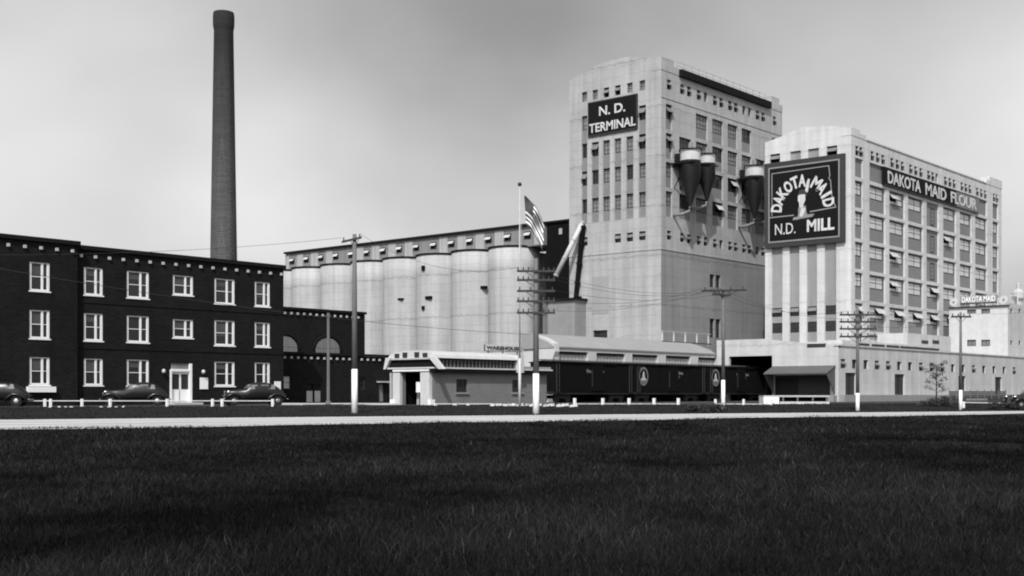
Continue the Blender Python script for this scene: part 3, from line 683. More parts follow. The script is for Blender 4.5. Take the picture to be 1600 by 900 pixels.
MB().fbox(mf, mf.U(1353)+.01, mf.U(1541)-.01, MP, MP+.18, -.5, .12).build('coping', 'mill_concrete', mi)
MB().box(MX+.6, MX+MW, MY+.6, MY+MD-.02, 0, 35.0).build('core', 'mill_concrete', mi)

# large painted sign
u0, u1 = ml.U(1197), ml.U(1322); z0, z1 = 21.2, 32.95; uw = u1-u0; zw = z1-z0
ms = thing('mill_sign', 'huge black framed signboard lettered DAKOTA MAID and N.D. MILL', 'sign', ml.P((u0+u1)/2, z0, .2))
MB().fbox(ml, u0, u1, z0, z1, .1, .5).build('frame', 'sign_grey', ms)
MB().fbox(ml, u0+.75, u1-.75, z0+.75, z1-.75, .501, .54).build('board', 'sign_black', ms)
def S(a, b): return (u0+.75+a*(uw-1.5), z0+.75+b*(zw-1.5))
def line(pts, wd, m, nm, par=ms, o=.56):
    mb = MB()
    for (a, b), (c, e) in zip(pts[:-1], pts[1:]):
        p, q = S(a, b), S(c, e); dx, dz = q[0]-p[0], q[1]-p[1]; ln = math.hypot(dx, dz); nx, nz_ = -dz/ln*wd/2, dx/ln*wd/2; ex, ez = dx/ln*wd*.4, dz/ln*wd*.4
        mb.fprism(ml, [(p[0]-ex-nx,p[1]-ez-nz_),(q[0]+ex-nx,q[1]+ez-nz_),(q[0]+ex+nx,q[1]+ez+nz_),(p[0]-ex+nx,p[1]-ez+nz_)], .541, o+.004*random.random())
    return mb.build(nm, m, par)
line([(0,0),(1,0),(1,1),(0,1),(0,0)], .2, 'sign_line', 'border_line', o=.56)
line([(0,.335),(.36,.335)], .16, 'sign_line', 'outline', o=.57); line([(.60,.36),(.955,.385)], .16, 'sign_line', 'outline', o=.57)
line([(.045,.36),(.045,.925),(.86,.935),(.875,.8),(.86,.77),(.885,.74),(.90,.55),(.935,.44),(.955,.385)], .13, 'sign_line', 'state_outline', o=.572)
cu, cz = .485, .40
for ch_, a in zip('DAKOTA MAID', [180-180*(i+.5)/11 for i in range(11)]):
    if ch_ == ' ': continue
    t = math.radians(a); p = S(cu+.375*math.cos(t)*1.0, cz+.375*math.sin(t)*1.02)
    letters(ml, ms, ch_, p[0], p[1], .56, height=1.7, width=1.12 if ch_ not in 'IM' else (.4 if ch_ == 'I' else 1.35), tilt=t-math.pi/2, bold=.035)
p = S(.24,.165); letters(ml, ms, 'N.D.', p[0], p[1], .56, width=3.1, height=1.5, bold=.0)
p = S(.745,.175); letters(ml, ms, 'MILL', p[0], p[1], .56, width=4.0, height=1.65, bold=.03)
# plain bust with raised arm in the centre of the board
def shape(pts, m, nm, o): 
    q = [S(a, b) for a, b in pts]; MB().fprism(ml, q, .541, o).build(nm, m, ms)
shape([(.41,.27),(.57,.30),(.545,.36),(.535,.45),(.43,.43),(.43,.35)], 'sign_line', 'bust', .58)
shape([(.445,.43),(.44,.50),(.425,.515),(.425,.58),(.45,.61),(.50,.615),(.53,.59),(.53,.52),(.505,.47),(.50,.43)], 'sign_white', 'head', .585)
shape([(.42,.585),(.45,.66),(.51,.665),(.55,.62),(.555,.57),(.53,.56),(.53,.60),(.45,.60)], 'sign_grey', 'hair', .60)
shape([(.525,.62),(.545,.74),(.57,.80),(.595,.79),(.585,.72),(.565,.62)], 'sign_white', 'raised_arm', .59)
shape([(.45,.31),(.49,.30),(.535,.40),(.50,.43),(.47,.42)], 'sign_white', 'dress_front', .60)
shape([(.35,.27),(.63,.29),(.66,.325),(.62,.33),(.36,.305)], 'sign_line', 'plinth', .575)

# lettered band DAKOTA MAID FLOUR
u0, u1 = mf.U(1378), mf.U(1527); z0, z1 = 29.95, 32.5
fs = thing('flour_sign', 'long black sign band lettered DAKOTA MAID FLOUR under the mill parapet', 'sign', mf.P((u0+u1)/2, z0, .1))
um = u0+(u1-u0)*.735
MB().fbox(mf, u0, um, z0, z1, .04, .3).build('board', 'sign_black', fs); MB().fbox(mf, um, u1, z0, z1, .04, .3).build('glare_board', 'glare_board', fs)  # right part of the board painted paler, standing in for glare
for s, a, b in (('DAKOTA',.035,.35),('MAID',.40,.62),('FLOUR',.67,.97)):
    letters(mf, fs, s, u0+(u1-u0)*(a+b)/2, (z0+z1)/2, .32, width=(u1-u0)*(b-a), height=1.75, bold=.02)
m = MB()
for q in ((u0,u1,z0,z0+.12),(u0,u1,z1-.12,z1)): m.fbox(mf, *q, .301, .33)
m.build('border', 'sign_grey', fs)

# ------------------------------------------------------------------ annex warehouse with the train door and awning
AX, AY = 123.0, 59.5
af = Face(AX, AY, 0); al = Face(AX, 74.6, 1); AD = 74.6-AY
an = thing('warehouse_annex', 'long low pale warehouse with small high windows and dark doors', 'building', (AX, AY, GY))
ZA = 6.15; AW = 75.0
hs = []; wn = []
for i in range(17):
    px = 1315.5+i*17.9-i*i*.075
    if px > 1640: break
    u = af.U(px+2); w = .62; z0, z1 = 3.75, 4.75
    hs.append((u-w, u+w, z0, z1)); wn.append((u-w, u+w, z0, z1))
drs = []
for p0, p1 in ((1321,1337.5),(1398,1413.5),(1497.5,1509),(1555,1565.5)):
    q = (af.U(p0), af.U(p1), .85, 3.28); hs.append(q); drs.append(q)
MB().holes(af, 0, AW, -.1, ZA, hs, .35).build('wall', 'annex_concrete', an)
for q in wn: window(af, an, *q, 'gv' if random.random() < .6 else 'd', .25)
for q in drs:
    d_ = MB().fbox(af, q[0], q[1], q[2], q[3], -.3, -.2).build('door', 'steel_frame', an)
    MB().fbox(af, (q[0]+q[1])/2-.03, (q[0]+q[1])/2+.03, q[2], q[3], -.2, -.17).build('meeting_rail', 'dark_trim', d_, an)
op = (al.U(1139), al.U(1206.5), -.1, 5.25); aw = (al.U(1209), al.U(1297), .75, 3.0)
MB().holes(al, 0, AD, -.1, ZA-.2, [op, aw], .4).build('wall', 'annex_concrete', an)
MB().fprism(al, [(0,ZA-.2),(AD,ZA-.2),(AD,ZA),(AD*.75,ZA+.35),(AD*.4,ZA+1.0),(0,ZA+1.0)], -.5, 0).build('sloping_parapet', 'annex_concrete', an)
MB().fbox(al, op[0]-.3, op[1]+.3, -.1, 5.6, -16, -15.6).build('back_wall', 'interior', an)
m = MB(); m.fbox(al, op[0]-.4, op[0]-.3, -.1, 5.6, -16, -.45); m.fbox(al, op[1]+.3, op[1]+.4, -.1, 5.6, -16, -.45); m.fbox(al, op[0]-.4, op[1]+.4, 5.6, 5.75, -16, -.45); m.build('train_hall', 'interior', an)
MB().fbox(al, aw[0], aw[1], aw[2], aw[3], -.4, -.3).build('loading_door', 'steel_frame', an)
MB().fbox(al, aw[0]+.1, aw[0]+(aw[1]-aw[0])*.42, aw[2], aw[3]-.3, -.3, -.25).build('door_leaf', 'cone_metal', an)
MB().box(AX+.5, AX+30, AY+.5, op and 74.6-op[1]-.5, -.1, ZA-.05).build('core', 'annex_concrete', an)
MB().box(AX+30, AX+AW, AY+.5, 71.9, -.1, ZA-.06).build('core', 'annex_concrete', an)
MB().box(AX+.52, AX+30, 74.6-op[1]-.5, 74.55, 5.8, ZA-.05).build('hall_roof', 'roof_light', an)
MB().fbox(af, -.1, AW, ZA, ZA+.16, -.5, .12).build('coping', 'annex_concrete', an)
# awning over the loading door
u0, u1 = al.U(1207.5), al.U(1306); zt_, zb_ = 4.05, 3.25; oo = 2.1
v = [al.P(u0,zt_,.02), al.P(u1,zt_,.02), al.P(u1,zb_,oo), al.P(u0,zb_,oo)]
MB().add(v+[(x,y,z-.14) for x,y,z in v], [(0,1,2,3),(7,6,5,4),(0,4,5,1),(1,5,6,2),(2,6,7,3),(3,7,4,0)]).build('awning', 'awning_tar', an)
m = MB()
for u in (u0+.1, u1-.1): m.add([al.P(u-.04,zb_-.14,oo), al.P(u-.04,zt_-.14,.03), al.P(u-.04,.9,.03), al.P(u+.04,zb_-.14,oo), al.P(u+.04,zt_-.14,.03), al.P(u+.04,.9,.03)], [(0,1,2),(5,4,3),(0,3,4,1),(1,4,5,2),(2,5,3,0)])
m.build('awning_side', 'awning_tar', an)
MB().fbox(al, al.U(1212), al.U(1308), -.1, .82, .02, .9).build('dock', 'grey_concrete', an)
MB().fbox(af, .3, AW, -.1, .84, .02, .55).build('dock', 'grey_concrete', an)
slot = lambda f, p0, p1, y0, y1, o=.01: MB().fbox(f, f.U(p0), f.U(p1), f.Z((p0+p1)/2,y1), f.Z((p0+p1)/2,y0), -.1, o).build('vent_slot', 'steel_frame', an)
slot(al, 1261, 1290, 537, 543)
nf = Face(0, AY+1.6, 0)
MB().fbox(nf, nf.U(1316), nf.U(1484), ZA-.02, ZA+.82, -2.5, 0).build('roof_monitor', 'annex_concrete', an)
for i in range(6):
    p0 = 1338+i*24.5-i*i*.55; MB().fbox(nf, nf.U(p0), nf.U(p0+20), ZA+.25, ZA+.6, .002, .05).build('vent_slot', 'steel_frame', an)
pf2 = Face(0, AY+4.0, 0)
MB().fbox(pf2, pf2.U(1418), pf2.U(1486), ZA-.03, pf2.Z(1450,523), -4, 0).build('penthouse', 'annex_concrete', an)
for p0 in (1440,1457): MB().fbox(pf2, pf2.U(p0), pf2.U(p0+10), pf2.Z(p0,536.5), pf2.Z(p0,531.5), .002, .05).build('vent_slot', 'steel_frame', an)
# white block at the right end, and the electric sign on its roof
BX, BY = 181.6, 61.5
bl = Face(BX, 70.1, 1); bf = Face(BX, BY, 0)
wb = thing('white_block', 'plain white concrete block rising behind the annex at the right edge', 'building', (BX, BY, 0))
zt = bl.Z(1520,481)
q4 = [(bl.U(a), bl.U(b), bl.Z(a,d), bl.Z(a,c)) for a, b in ((1511,1525),(1533,1547)) for c, d in ((480.5,490),(531,541))]
q4 = [(a, b, c, min(d, zt-.25)) for a, b, c, d in q4]
MB().holes(bl, 0, 8.6, 0, zt, q4, .3).build('wall', 'old_white', wb)
for q in q4: window(bl, wb, *q, 'g', .2)
qq = [(bf.U(p)-.45, bf.U(p)+.45, bf.Z(p,y+7), bf.Z(p,y)) for p in (1580.5,1593.5,1606) for y in (482.5,532)]
MB().holes(bf, 0, 24, 0, zt+.5, qq, .3).build('wall', 'annex_concrete', wb)
for q in qq: window(bf, wb, *q, 'd', .2)
MB().box(BX+.5, BX+24, BY+.5, 70.05, 0, zt-.1).build('core', 'old_white', wb)
rs = thing('roof_sign', 'white letter sign with round ends standing on the white block roof', 'sign', bl.P(4.3, zt, -.3))
u0, u1 = bl.U(1483), bl.U(1577)
MB().fbox(bl, u0, u1, zt+.02, zt+.22, -.2, .25).build('base_beam', 'steel_frame', rs)
for uc in (u0+.75, u1-.75):
    MB().cyl(bl.P(uc, zt+.95, .2), bl.P(uc, zt+.95, .05), .62, .62, 20).build('disc', 'old_white', rs)
    MB().cyl(bl.P(uc, zt+.95, .24), bl.P(uc, zt+.95, .21), .16, .2, 12).build('disc_mark', 'sign_line', rs)
MB().fbox(bl, u0+1.7, u1-1.7, zt+.55, zt+.72, .02, .1).build('rail', 'steel_frame', rs)
MB().fbox(bl, u0+1.7, u1-1.7, zt+.75, zt+1.75, -.02, .06).build('panel', 'sign_line', rs)
letters(bl, rs, 'DAKOTA MAID', (u0+u1)/2, zt+1.25, .1, width=u1-u0-3.9, height=.85, m='white_paint', bold=.02)
m = MB()
for i in range(9): u = u0+1.8+i*(u1-u0-3.6)/8; m.fbox(bl, u-.04, u+.04, zt+.2, zt+.56, .0, .08)
m.build('strut', 'panel_metal', rs)
# pale vent cowl and pipe on the roof at the far right
vx, vy = PX(1591, 189); zc = zt
vc = thing('roof_cowl', 'pale sheet-metal vent cowl on the roof behind the letter sign', 'vent', (vx, vy, zc))
MB().lathe((vx,vy,zc), [(.5,-.2),(.5,1.6),(.95,2.0),(.95,2.9),(.6,3.3),(.3,3.5),(.3,4.2),(.01,4.4)], 16).build('drum', 'light_trim', vc)
m = MB(); m.cyl((vx-3.2,vy,zc+2.2), (vx+2.6,vy,zc+2.2), .18, .18, 8); m.build('cross_pipe', 'cyclone_metal', vc)
m = MB()
for a in (-1,1): m.cyl((vx+a*1.8,vy-.5,zc-.2), (vx+a*.9,vy-.2,zc+3.0), .1, .1, 6)
m.build('leg', 'cyclone_metal', vc)

# ------------------------------------------------------------------ loading shed behind the freight cars
SY_ = 74.8
sf = Face(0, SY_, 0); X0, X1 = sf.U(866), AX-.1
sh = thing('loading_shed', 'white loading shed with wide openings behind the freight cars', 'building', (X0, SY_, 0))
ops = [(sf.U(a), sf.U(b), 1.2, sf.Z((a+b)/2, c)) for a, b, c in ((873.5,919,549.5),(932,977,552),(988,1028.5,554),(1040.5,1079,556),(1091,1119.5,558.5))]
ze = 5.6
MB().holes(sf, X0, X1, -.1, ze, ops, .6).build('wall', 'old_white', sh)
for a, b, c, d in ops:
    bk = MB().fbox(sf, a, b, c, d-.3, -.6, -.3).build('shutter', 'light_trim', sh); n = int((b-a)/.55)
    for i in range(1, n): MB().fbox(sf, a+i*(b-a)/n-.04, a+i*(b-a)/n+.04, c, d-.35, -.3, -.25).build('slat', 'grey_concrete', bk, sh)
    MB().fbox(sf, a, b, d-.3, d-.01, -.6, -.26).build('louvre', 'steel_frame', sh)
MB().fbox(sf, X0, X1, -.1, 1.9, .01, .5).build('dark_plinth', 'tar', sh)
rp = [(SY_-.12, ze), (SY_+.6, ze+.45), (SY_+2.0, ze+.95), (SY_+3.2, ze+1.3), (SY_+4.2, ze+1.45), (SY_+4.2, ze-.2), (SY_-.1, ze-.15)]
MB().add([(X0-.2,y,z) for y,z in rp]+[(X1,y,z) for y,z in rp], [tuple(range(6,-1,-1)), tuple(range(7,14))]+[(i,(i+1)%7,(i+1)%7+7,i+7) for i in range(7)]).build('roof', 'roof_light', sh)
MB().box(X0+.7, X1, SY_+.7, SY_+4.0, -.1, ze-.2).build('core', 'grey_concrete', sh)
el = Face(X0-.02, SY_+3.9, 1)
m = MB(); e5 = 3.9
prof = [(e5-2.4,-.1),(e5-.62,-.1),(e5-.62,3.4),(e5-.1,4.3),(e5+.2,5.1),(e5+.1,ze+.3),(e5-1.2,ze+.9),(e5-2.6,ze+1.1)]
m.fprism(el, prof[:7]+[(e5-2.4, ze+1.2)], -.6, .12); m.build('end_pier', 'old_white', sh)
MB().fbox(el, 0, e5-2.4, -.1, ze+.6, -.6, 0).build('end_wall', 'old_white', sh)
m = MB()
rf = Face(0, SY_+3.5, 0)
for i in range(5):
    u = rf.U(1034+i*18); MB().fbox(rf, u-.07, u+.07, ze+1.1, ze+2.6, 0, .14).build('railing_post', 'old_white', sh)
MB().fbox(rf, rf.U(1032), rf.U(1109), ze+1.28, ze+1.4, .15, .22).build('railing_bar', 'steel_frame', sh)
MB().fbox(rf, rf.U(1032), rf.U(1109), ze+2.5, ze+2.58, .15, .2).build('railing_bar', 'panel_metal', sh)

# ------------------------------------------------------------------ scale house with the curved roof
HX, HYy = 67.4, 66.0
hf = Face(HX, HYy, 0); hl = Face(HX, HYy+4.55, 1); HD = 4.55; HW = hf.U(854)
sca = thing('scale_house', 'small brick scale house with bowed roof and white portal', 'building', (HX, HYy, GY))
wz = 2.62
wq = [(hf.U(713), hf.U(730), hf.Z(720,613), hf.Z(720,592.5)), (hf.U(800.5), hf.U(816), hf.Z(808,613), hf.Z(808,593.5))]
MB().holes(hf, 0, HW, -.1, wz, wq, .2).build('wall', 'tan_brick', sca)
for q in wq:
    w_ = window(hf, sca, *q, 'd', .12); MB().fbox(hf, q[0]-.12, q[1]+.12, q[2]-.14, q[2]-.01, .0, .12).build('sill', 'grey_concrete', sca)
d0, d1 = hl.U(629), hl.U(661)
MB().holes(hl, 0, HD, -.1, wz+1.2, [(d0, d1, -.1, 2.72)], .35).build('wall', 'tan_brick', sca)
for a, b in ((hl.U(618), d0), (d1, hl.U(675))): MB().fbox(hl, a, b, -.1, 2.72, .02, .3).build('portal_post', 'old_white', sca)
MB().fbox(hl, hl.U(618), hl.U(675), 2.725, 2.95, .02, .32).build('portal_head', 'white_paint', sca)
for a in (hl.U(618)-.12, hl.U(675)+.02): MB().fbox(hl, a, a+.32, -.1, .55, .02, .5).build('post_base', 'white_paint', sca)
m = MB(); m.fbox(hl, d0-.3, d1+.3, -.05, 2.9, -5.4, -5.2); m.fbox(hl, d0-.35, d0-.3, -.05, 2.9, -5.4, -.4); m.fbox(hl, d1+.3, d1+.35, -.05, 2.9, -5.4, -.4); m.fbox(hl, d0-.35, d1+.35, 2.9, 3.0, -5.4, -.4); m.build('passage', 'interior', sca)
MB().fprism(hl, [(d0+.15,-.05),(d0+1.15,-.05),(d0+.22,1.75)], -1.5, -1.4).build('sun_triangle', 'light_trim', sca)  # pale piece shaped as the triangle of sunlight inside the portal
MB().box(HX+5.6, HX+HW, HYy+.3, HYy+HD-.02, -.1, wz).build('core', 'tan_brick', sca)
# eave skirt, louvred monitor and bowed roof
ox = .3; m = MB()
ex0, ex1, ey0, ey1 = HX-ox, HX+HW+.2, HYy-.4, HYy+HD+.05
m.box(ex0, ex1, ey0, ey1, wz+.02, wz+.34); m.build('eave_board', 'dark_trim', sca)
m = MB(); m.box(ex0-.06, ex1+.05, ey0-.08, ey0-.01, wz+.30, wz+.42); m.box(ex0-.08, ex0-.01, ey0-.08, ey1+.05, wz+.30, wz+.42); m.build('gutter', 'old_white', sca)
mu0, mu1 = 0.1, hf.U(801)
MB().box(HX+mu0, HX+mu1, HYy-.25, HYy+HD+.1, wz+.34, wz+1.12).build('monitor', 'steel_frame', sca)
lv = MB().box(-.05, .05, -.08, 0, 0, .6).mesh('louvre', 'pole_wood')
for i in range(22): inst('louvre', lv, sca, (mu0+.3+i*(mu1-mu0-.5)/21, -.26, wz+.4-GY))
MB().box(HX-.15, HX+mu0, HYy-.25, HYy+HD+.1, wz+.34, wz+1.12).build('front_fascia', 'dark_trim', sca)
n = 10; yc = HYy+HD/2-.2; hw = HD/2+.35
arc = [(yc+hw*math.cos(math.pi*i/n), wz+1.12+.62*math.sin(math.pi*i/n)**.8) for i in range(n+1)]
def bow(x0, x1, lift, scale=1.0):
    pts = [(yc+(y-yc)*scale, z+lift) for y, z in arc]; k = len(pts)
    return MB().add([(x0,y,z) for y,z in pts]+[(x1,y,z) for y,z in pts], [tuple(range(k)), tuple(range(2*k-1,k-1,-1))]+[(i,(i+1)%k,(i+1)%k+k,i+k) for i in range(k)])
bow(HX-.25, HX+mu1+.3, .0).build('bowed_roof', 'old_white', sca)
for a in (.3,.42,.58,.7): 
    t = math.pi*a; MB().box(HX-.36, HX-.26, yc+hw*math.cos(t)-.22, yc+hw*math.cos(t)+.22, wz+1.2, wz+1.1+.5*math.sin(t)).build('gable_opening', 'steel_frame', sca)
MB().box(HX-.36, HX-.26, yc-hw, yc+hw, wz+1.02, wz+1.14).build('tie_beam', 'light_trim', sca)
for s, y in ((1, yc+hw), (-1, yc-hw)):
    t = .1; pts = [(HX-.42, y+s*.1, wz+1.2), (HX-.42, y-s*.45, wz+1.2), (HX-.42, y+s*.1, wz+.3), (HX-.42, y+s*.34, wz+.3)]
    if s < 0: pts = [(HX-.42, HYy+.1, wz+1.2), (HX-.42, HYy-.55, wz+1.2), (HX-.42, HYy-1.5, wz+.25), (HX-.42, HYy-1.0, wz+.25)]
    m = MB().add(pts+[(x+.3,yy,z) for x,yy,z in pts], [(0,1,2,3),(7,6,5,4),(0,4,5,1),(1,5,6,2),(2,6,7,3),(3,7,4,0)]); m.build('eave_bracket', 'old_white', sca)
MB().box(HX+mu1, HX+mu1+.75, HYy-.6, HYy-.1, wz+.1, wz+1.55).build('end_bracket', 'old_white', sca)
MB().box(HX+mu1+.8, HX+HW+.1, HYy-.4, HYy+HD, wz+.36, wz+.62).build('flat_roof', 'roof_light', sca)
u = hl.U(652); ns = thing('portal_notice', 'small white notice hanging inside the scale house portal', 'sign', hl.P(u, 1.3, -.5))
MB().fbox(hl, u-.38, u+.38, 1.1, 1.9, -.3, -.25).build('board', 'white_paint', ns); MB().fbox(hl, u-.05, u+.05, .1, 1.1, -.3, -.26).build('post', 'steel_frame', ns)
# sign boards over the scale house roof
gf2 = Face(0, HYy+2.2, 0); u0, u1 = gf2.U(757), gf2.U(814); z0, z1 = gf2.Z(785,548.5), gf2.Z(785,539.5)
wsn = thing('warehouse_sign', 'narrow white board lettered WAREHOUSE above the scale house roof', 'sign', gf2.P((u0+u1)/2, z0, 0))
MB().fbox(gf2, u0, u1, z0, z1, 0, .06).build('board', 'old_white', wsn)
m = MB(); m.fbox(gf2, u0, u1, z0-.05, z0, .0, .08); m.fbox(gf2, u0-.06, u0, z0-.05, z1, 0, .08); m.fbox(gf2, u1, u1+.06, z0-.05, z1, 0, .08); m.build('border', 'steel_frame', wsn)
letters(gf2, wsn, 'WAREHOUSE', (u0+u1)/2, (z0+z1)/2, .08, width=u1-u0-.3, height=.3, m='steel_frame', bold=.02)
m = MB()
for a in (.1,.5,.9): m.fbox(gf2, u0+(u1-u0)*a-.04, u0+(u1-u0)*a+.04, wz+.9, z0, -.05, 0)
m.build('bracket', 'steel_frame', wsn)

# ------------------------------------------------------------------ freight cars
TY = 70.2; RAIL = .18
m = MB()
tr = thing('railway_track', 'steel rails on ties under the freight cars', 'railway track', (100, TY+1.4, 0))
for y in (TY+.75, TY+2.19):
    MB().box(60, 138, y-.04, y+.04, RAIL-.12, RAIL).build('rail', 'steel_frame', tr)
tie = MB().box(-.12, .12, -1.3, 1.3, 0, .1).mesh('tie', 'pole_wood')
for i in range(100): inst('tie', tie, tr, (-36+i*.7, .07, .05))
def boxcar(x0, ln, lab, emblem, text, hgt=3.95):
    o = thing('boxcar', lab, 'boxcar', (x0, TY, RAIL), 'freight cars standing on the track')
    f = Face(0, 0, 0); zb, zt = .98, hgt-.28
    body = MB().box(0, ln, 0, 2.9, zb, zt).build('body', 'boxcar_paint', o, local=True)
    rp = [(-.12,zt),(-.12,zt+.08),(1.45,hgt-.06),(3.02,zt+.08),(3.02,zt)]
    MB().add([(-.1,y,z) for y,z in rp]+[(ln+.1,y,z) for y,z in rp], [tuple(range(5)), tuple(range(9,4,-1))]+[(i,(i+1)%5,(i+1)%5+5,i+5) for i in range(5)]).build('roof', 'boxcar_paint', o, local=True)
    MB().box(-.3, ln+.3, 1.15, 1.75, hgt-.03, hgt+.04).build('running_board', 'pole_wood', o, local=True)
    dr = MB().box(ln*.44, ln*.44+1.9, -.09, -.005, zb+.08, zt-.12).build('door', 'boxcar_paint', o, local=True)
    MB().box(ln*.44-.1, ln*.44+3.9, -.12, -.004, zt-.11, zt-.03).build('door_track', 'boxcar_paint', o, local=True)
    MB().box(ln*.44+.1, ln*.44+.16, -.15, -.09, zb+.5, zt-.6).build('door_bar', 'steel_frame', dr, local=True)
    MB().box(0, ln, .05, 2.85, zb-.24, zb-.01).build('underframe', 'rubber', o, local=True)
    rib = MB().box(-.03, .03, -.035, 0, zb+.02, zt-.02).mesh('board_seam', 'boxcar_paint')
    for i in range(1, 26):
        x = ln*i/26
        if abs(x-ln*.44-.95) > 1.1: inst('board_seam', rib, o, (x, 0, 0))
    for xx in (.18, ln-.62):
        ld = MB().box(xx, xx+.05, -.1, -.004, zb-.1, zt).box(xx+.4, xx+.45, -.1, -.004, zb-.1, zt).build('ladder', 'steel_frame', o, local=True); ld['kind'] = 'stuff'
        for i in range(6): MB().box(xx+.05, xx+.4, -.1, -.06, zb+.1+i*.4, zb+.14+i*.4).build('rung', 'steel_frame', ld, local=True)
    for xx in (1.9, ln-1.9):
        t = MB().box(xx-1.2, xx+1.2, .55, .7, .34, .68).build('truck', 'steel_frame', o, local=True)
        MB().box(xx-1.2, xx+1.2, 2.1, 2.25, .34, .68).build('side_frame', 'steel_frame', t, local=True)
        for wx in (xx-.84, xx+.84):
            for yy in (.7, 2.1): MB().cyl((wx,yy-.06,.42), (wx,yy+.06,.42), .42, .42, 18).build('wheel', 'steel_frame', t, local=True)
    MB().box(-.45, 0, 1.3, 1.6, .75, 1.0).build('coupler', 'steel_frame', o, local=True); MB().box(ln, ln+.4, 1.3, 1.6, .75, 1.0).build('coupler', 'steel_frame', o, local=True)
    fl = Face(x0, TY, 0)
    if emblem:
        c = (emblem, zt-1.12)
        ring = MB(); n = 28
        vs = [(c[0]+r*.86*math.cos(2*math.pi*i/n), -y, c[1]+r*math.sin(2*math.pi*i/n)) for y in (.045,.06) for r in (.94,.72) for i in range(n)]
        ring.add(vs, [(2*n+i, 2*n+(i+1) % n, 3*n+(i+1) % n, 3*n+i) for i in range(n)]+[(i, 2*n+i, 2*n+(i+1) % n, (i+1) % n) for i in range(n)])
        e = ring.build('emblem_ring', 'boxcar_letter', o, local=True)
        pts = [(-.5,-.42),(.5,-.42),(.43,-.26),(.2,-.12),(.15,.3),(.02,.54),(-.12,.3),(-.2,-.12),(-.43,-.26)]
        MB().fprism(Face(c[0], 0, 0), [(a, c[1]+b) for a, b in pts], .04, .062).build('emblem_figure', 'emblem_white', e, local=True)
        MB().fprism(Face(c[0], 0, 0), [(-.44,c[1]-.48),(-.22,c[1]-.66),(.22,c[1]-.66),(.44,c[1]-.48)], .04, .061).build('emblem_foot', 'boxcar_letter', e, local=True)
    if text:
        letters(fl, o, 'Great Northern', text, RAIL+zt-.72, .05, width=2.7, height=.36, m='boxcar_letter', bold=.02)
        letters(fl, o, '45217' if emblem else '38604', text+.2, RAIL+zt-1.15, .05, width=1.1, height=.26, m='boxcar_letter')
    return o
boxcar(87.6, 12.3, 'nearest black boxcar, without an emblem, beside the white pier', None, 6.1)
boxcar(100.5, 12.9, 'middle black boxcar with a round white emblem at its left end', 1.25, 7.1)
boxcar(114.2, 12.9, 'far black boxcar entering the dark train door of the annex', 1.25, 7.0)

# ------------------------------------------------------------------ utility poles and wires
RAX = Vector((SA, -CA, 0))                     # direction of the road, seen square on
def pole(px, d, top_y, arms, lab, rad=.17, white=2.0, yaw=0.0, extra=None):
    r = (px-CX)/F*d; x, y = W(r, d); z0 = gz_at(r, d); zt = HZ(top_y, d)
    o = thing('utility_pole', lab, 'utility pole', (x, y, z0), 'utility poles along the road')
    zw = z0+white
    MB().cyl((x,y,zw), (x,y,zt), rad*.93, rad*.62, 12).build('shaft', 'pole_wood', o, smooth=True)
    MB().cyl((x,y,z0-.3), (x,y,zw), rad*1.02, rad*.95, 12).build('white_base', 'white_paint', o, smooth=True)
    ax = RAX*math.cos(yaw)+Vector((RAX.y*-1, RAX.x, 0))*math.sin(yaw)
    nrm = Vector((-ax.y, ax.x, 0))
    ends = []
    for py, hl_, hr_, n, tilt in arms:
        z = HZ(py, d); c = Vector((x,y,z))-nrm*(rad*.8); a = c-ax*hl_-Vector((0,0,tilt)); b = c+ax*hr_+Vector((0,0,tilt))
        q = []
        for p in (a, b):
            for sx, sz in ((-1,-1),(1,-1),(1,1),(-1,1)): q.append(p+nrm*(.05*sx)+Vector((0,0,.065*sz)))
        arm = MB().add(q, [(0,3,2,1),(4,5,6,7),(0,1,5,4),(1,2,6,5),(2,3,7,6),(3,0,4,7)]).build('crossarm', 'arm_wood', o)
        for i in range(n):
            p = a.lerp(b, (i+.25)/(n-.5)); 
            if (p-c).length < .2: continue
            MB().cyl(p+Vector((0,0,.05)), p+Vector((0,0,.24)), .05, .035, 6).build('insulator', 'arm_wood', arm, o)
            ends.append(p+Vector((0,0,.24)))
        for t in (-.5, .5):
            p = c+ax*(t*min(hl_,hr_)*1.2); MB().cyl(p, Vector((x,y,z-.45)), .02, .02, 5).build('brace', 'arm_wood', o)
    if extra: extra(o, x, y, d, nrm)
    o['ends'] = len(ends); return ends
def can(o, x, y, d, nrm):
    for py in (452, 466): c = Vector((x,y,HZ(py,d)))-nrm*.35; MB().cyl(c-Vector((0,0,.3)), c+Vector((0,0,.3)), .14, .14, 10).build('transformer', 'steel_frame', o)
E1 = pole(554, 74, 366, [(375,.75,.45,3,.14)], 'tall utility pole with one short crossarm before the power house', .19, 2.65)
E2 = pole(837.5, 74, 404, [(424,1.15,1.15,8,0),(438,1.15,1.15,8,0),(455,1.15,1.15,4,0),(471,1.15,1.15,8,0),(489,1.15,1.15,8,0)], 'utility pole crowded with five crossarms right of the flagpole', .2, 2.5)
E3 = pole(1130, 84, 450, [(461,1.0,.55,4,0),(454,1.9,1.9,4,.1)], 'utility pole standing in front of the far boxcar', .14, 2.15, .5)
E4 = pole(1340, 87, 478, [(492,1.3,1.3,6,0),(503,1.3,1.3,6,0),(514,1.3,1.3,6,0),(526,1.3,1.3,6,0)], 'utility pole with four crossarms before the mill corner', .14, 1.3)
E5 = pole(1501, 93, 488, [(495,.75,.75,4,0)], 'short T-shaped utility pole near the small tree', .13, 1.5)
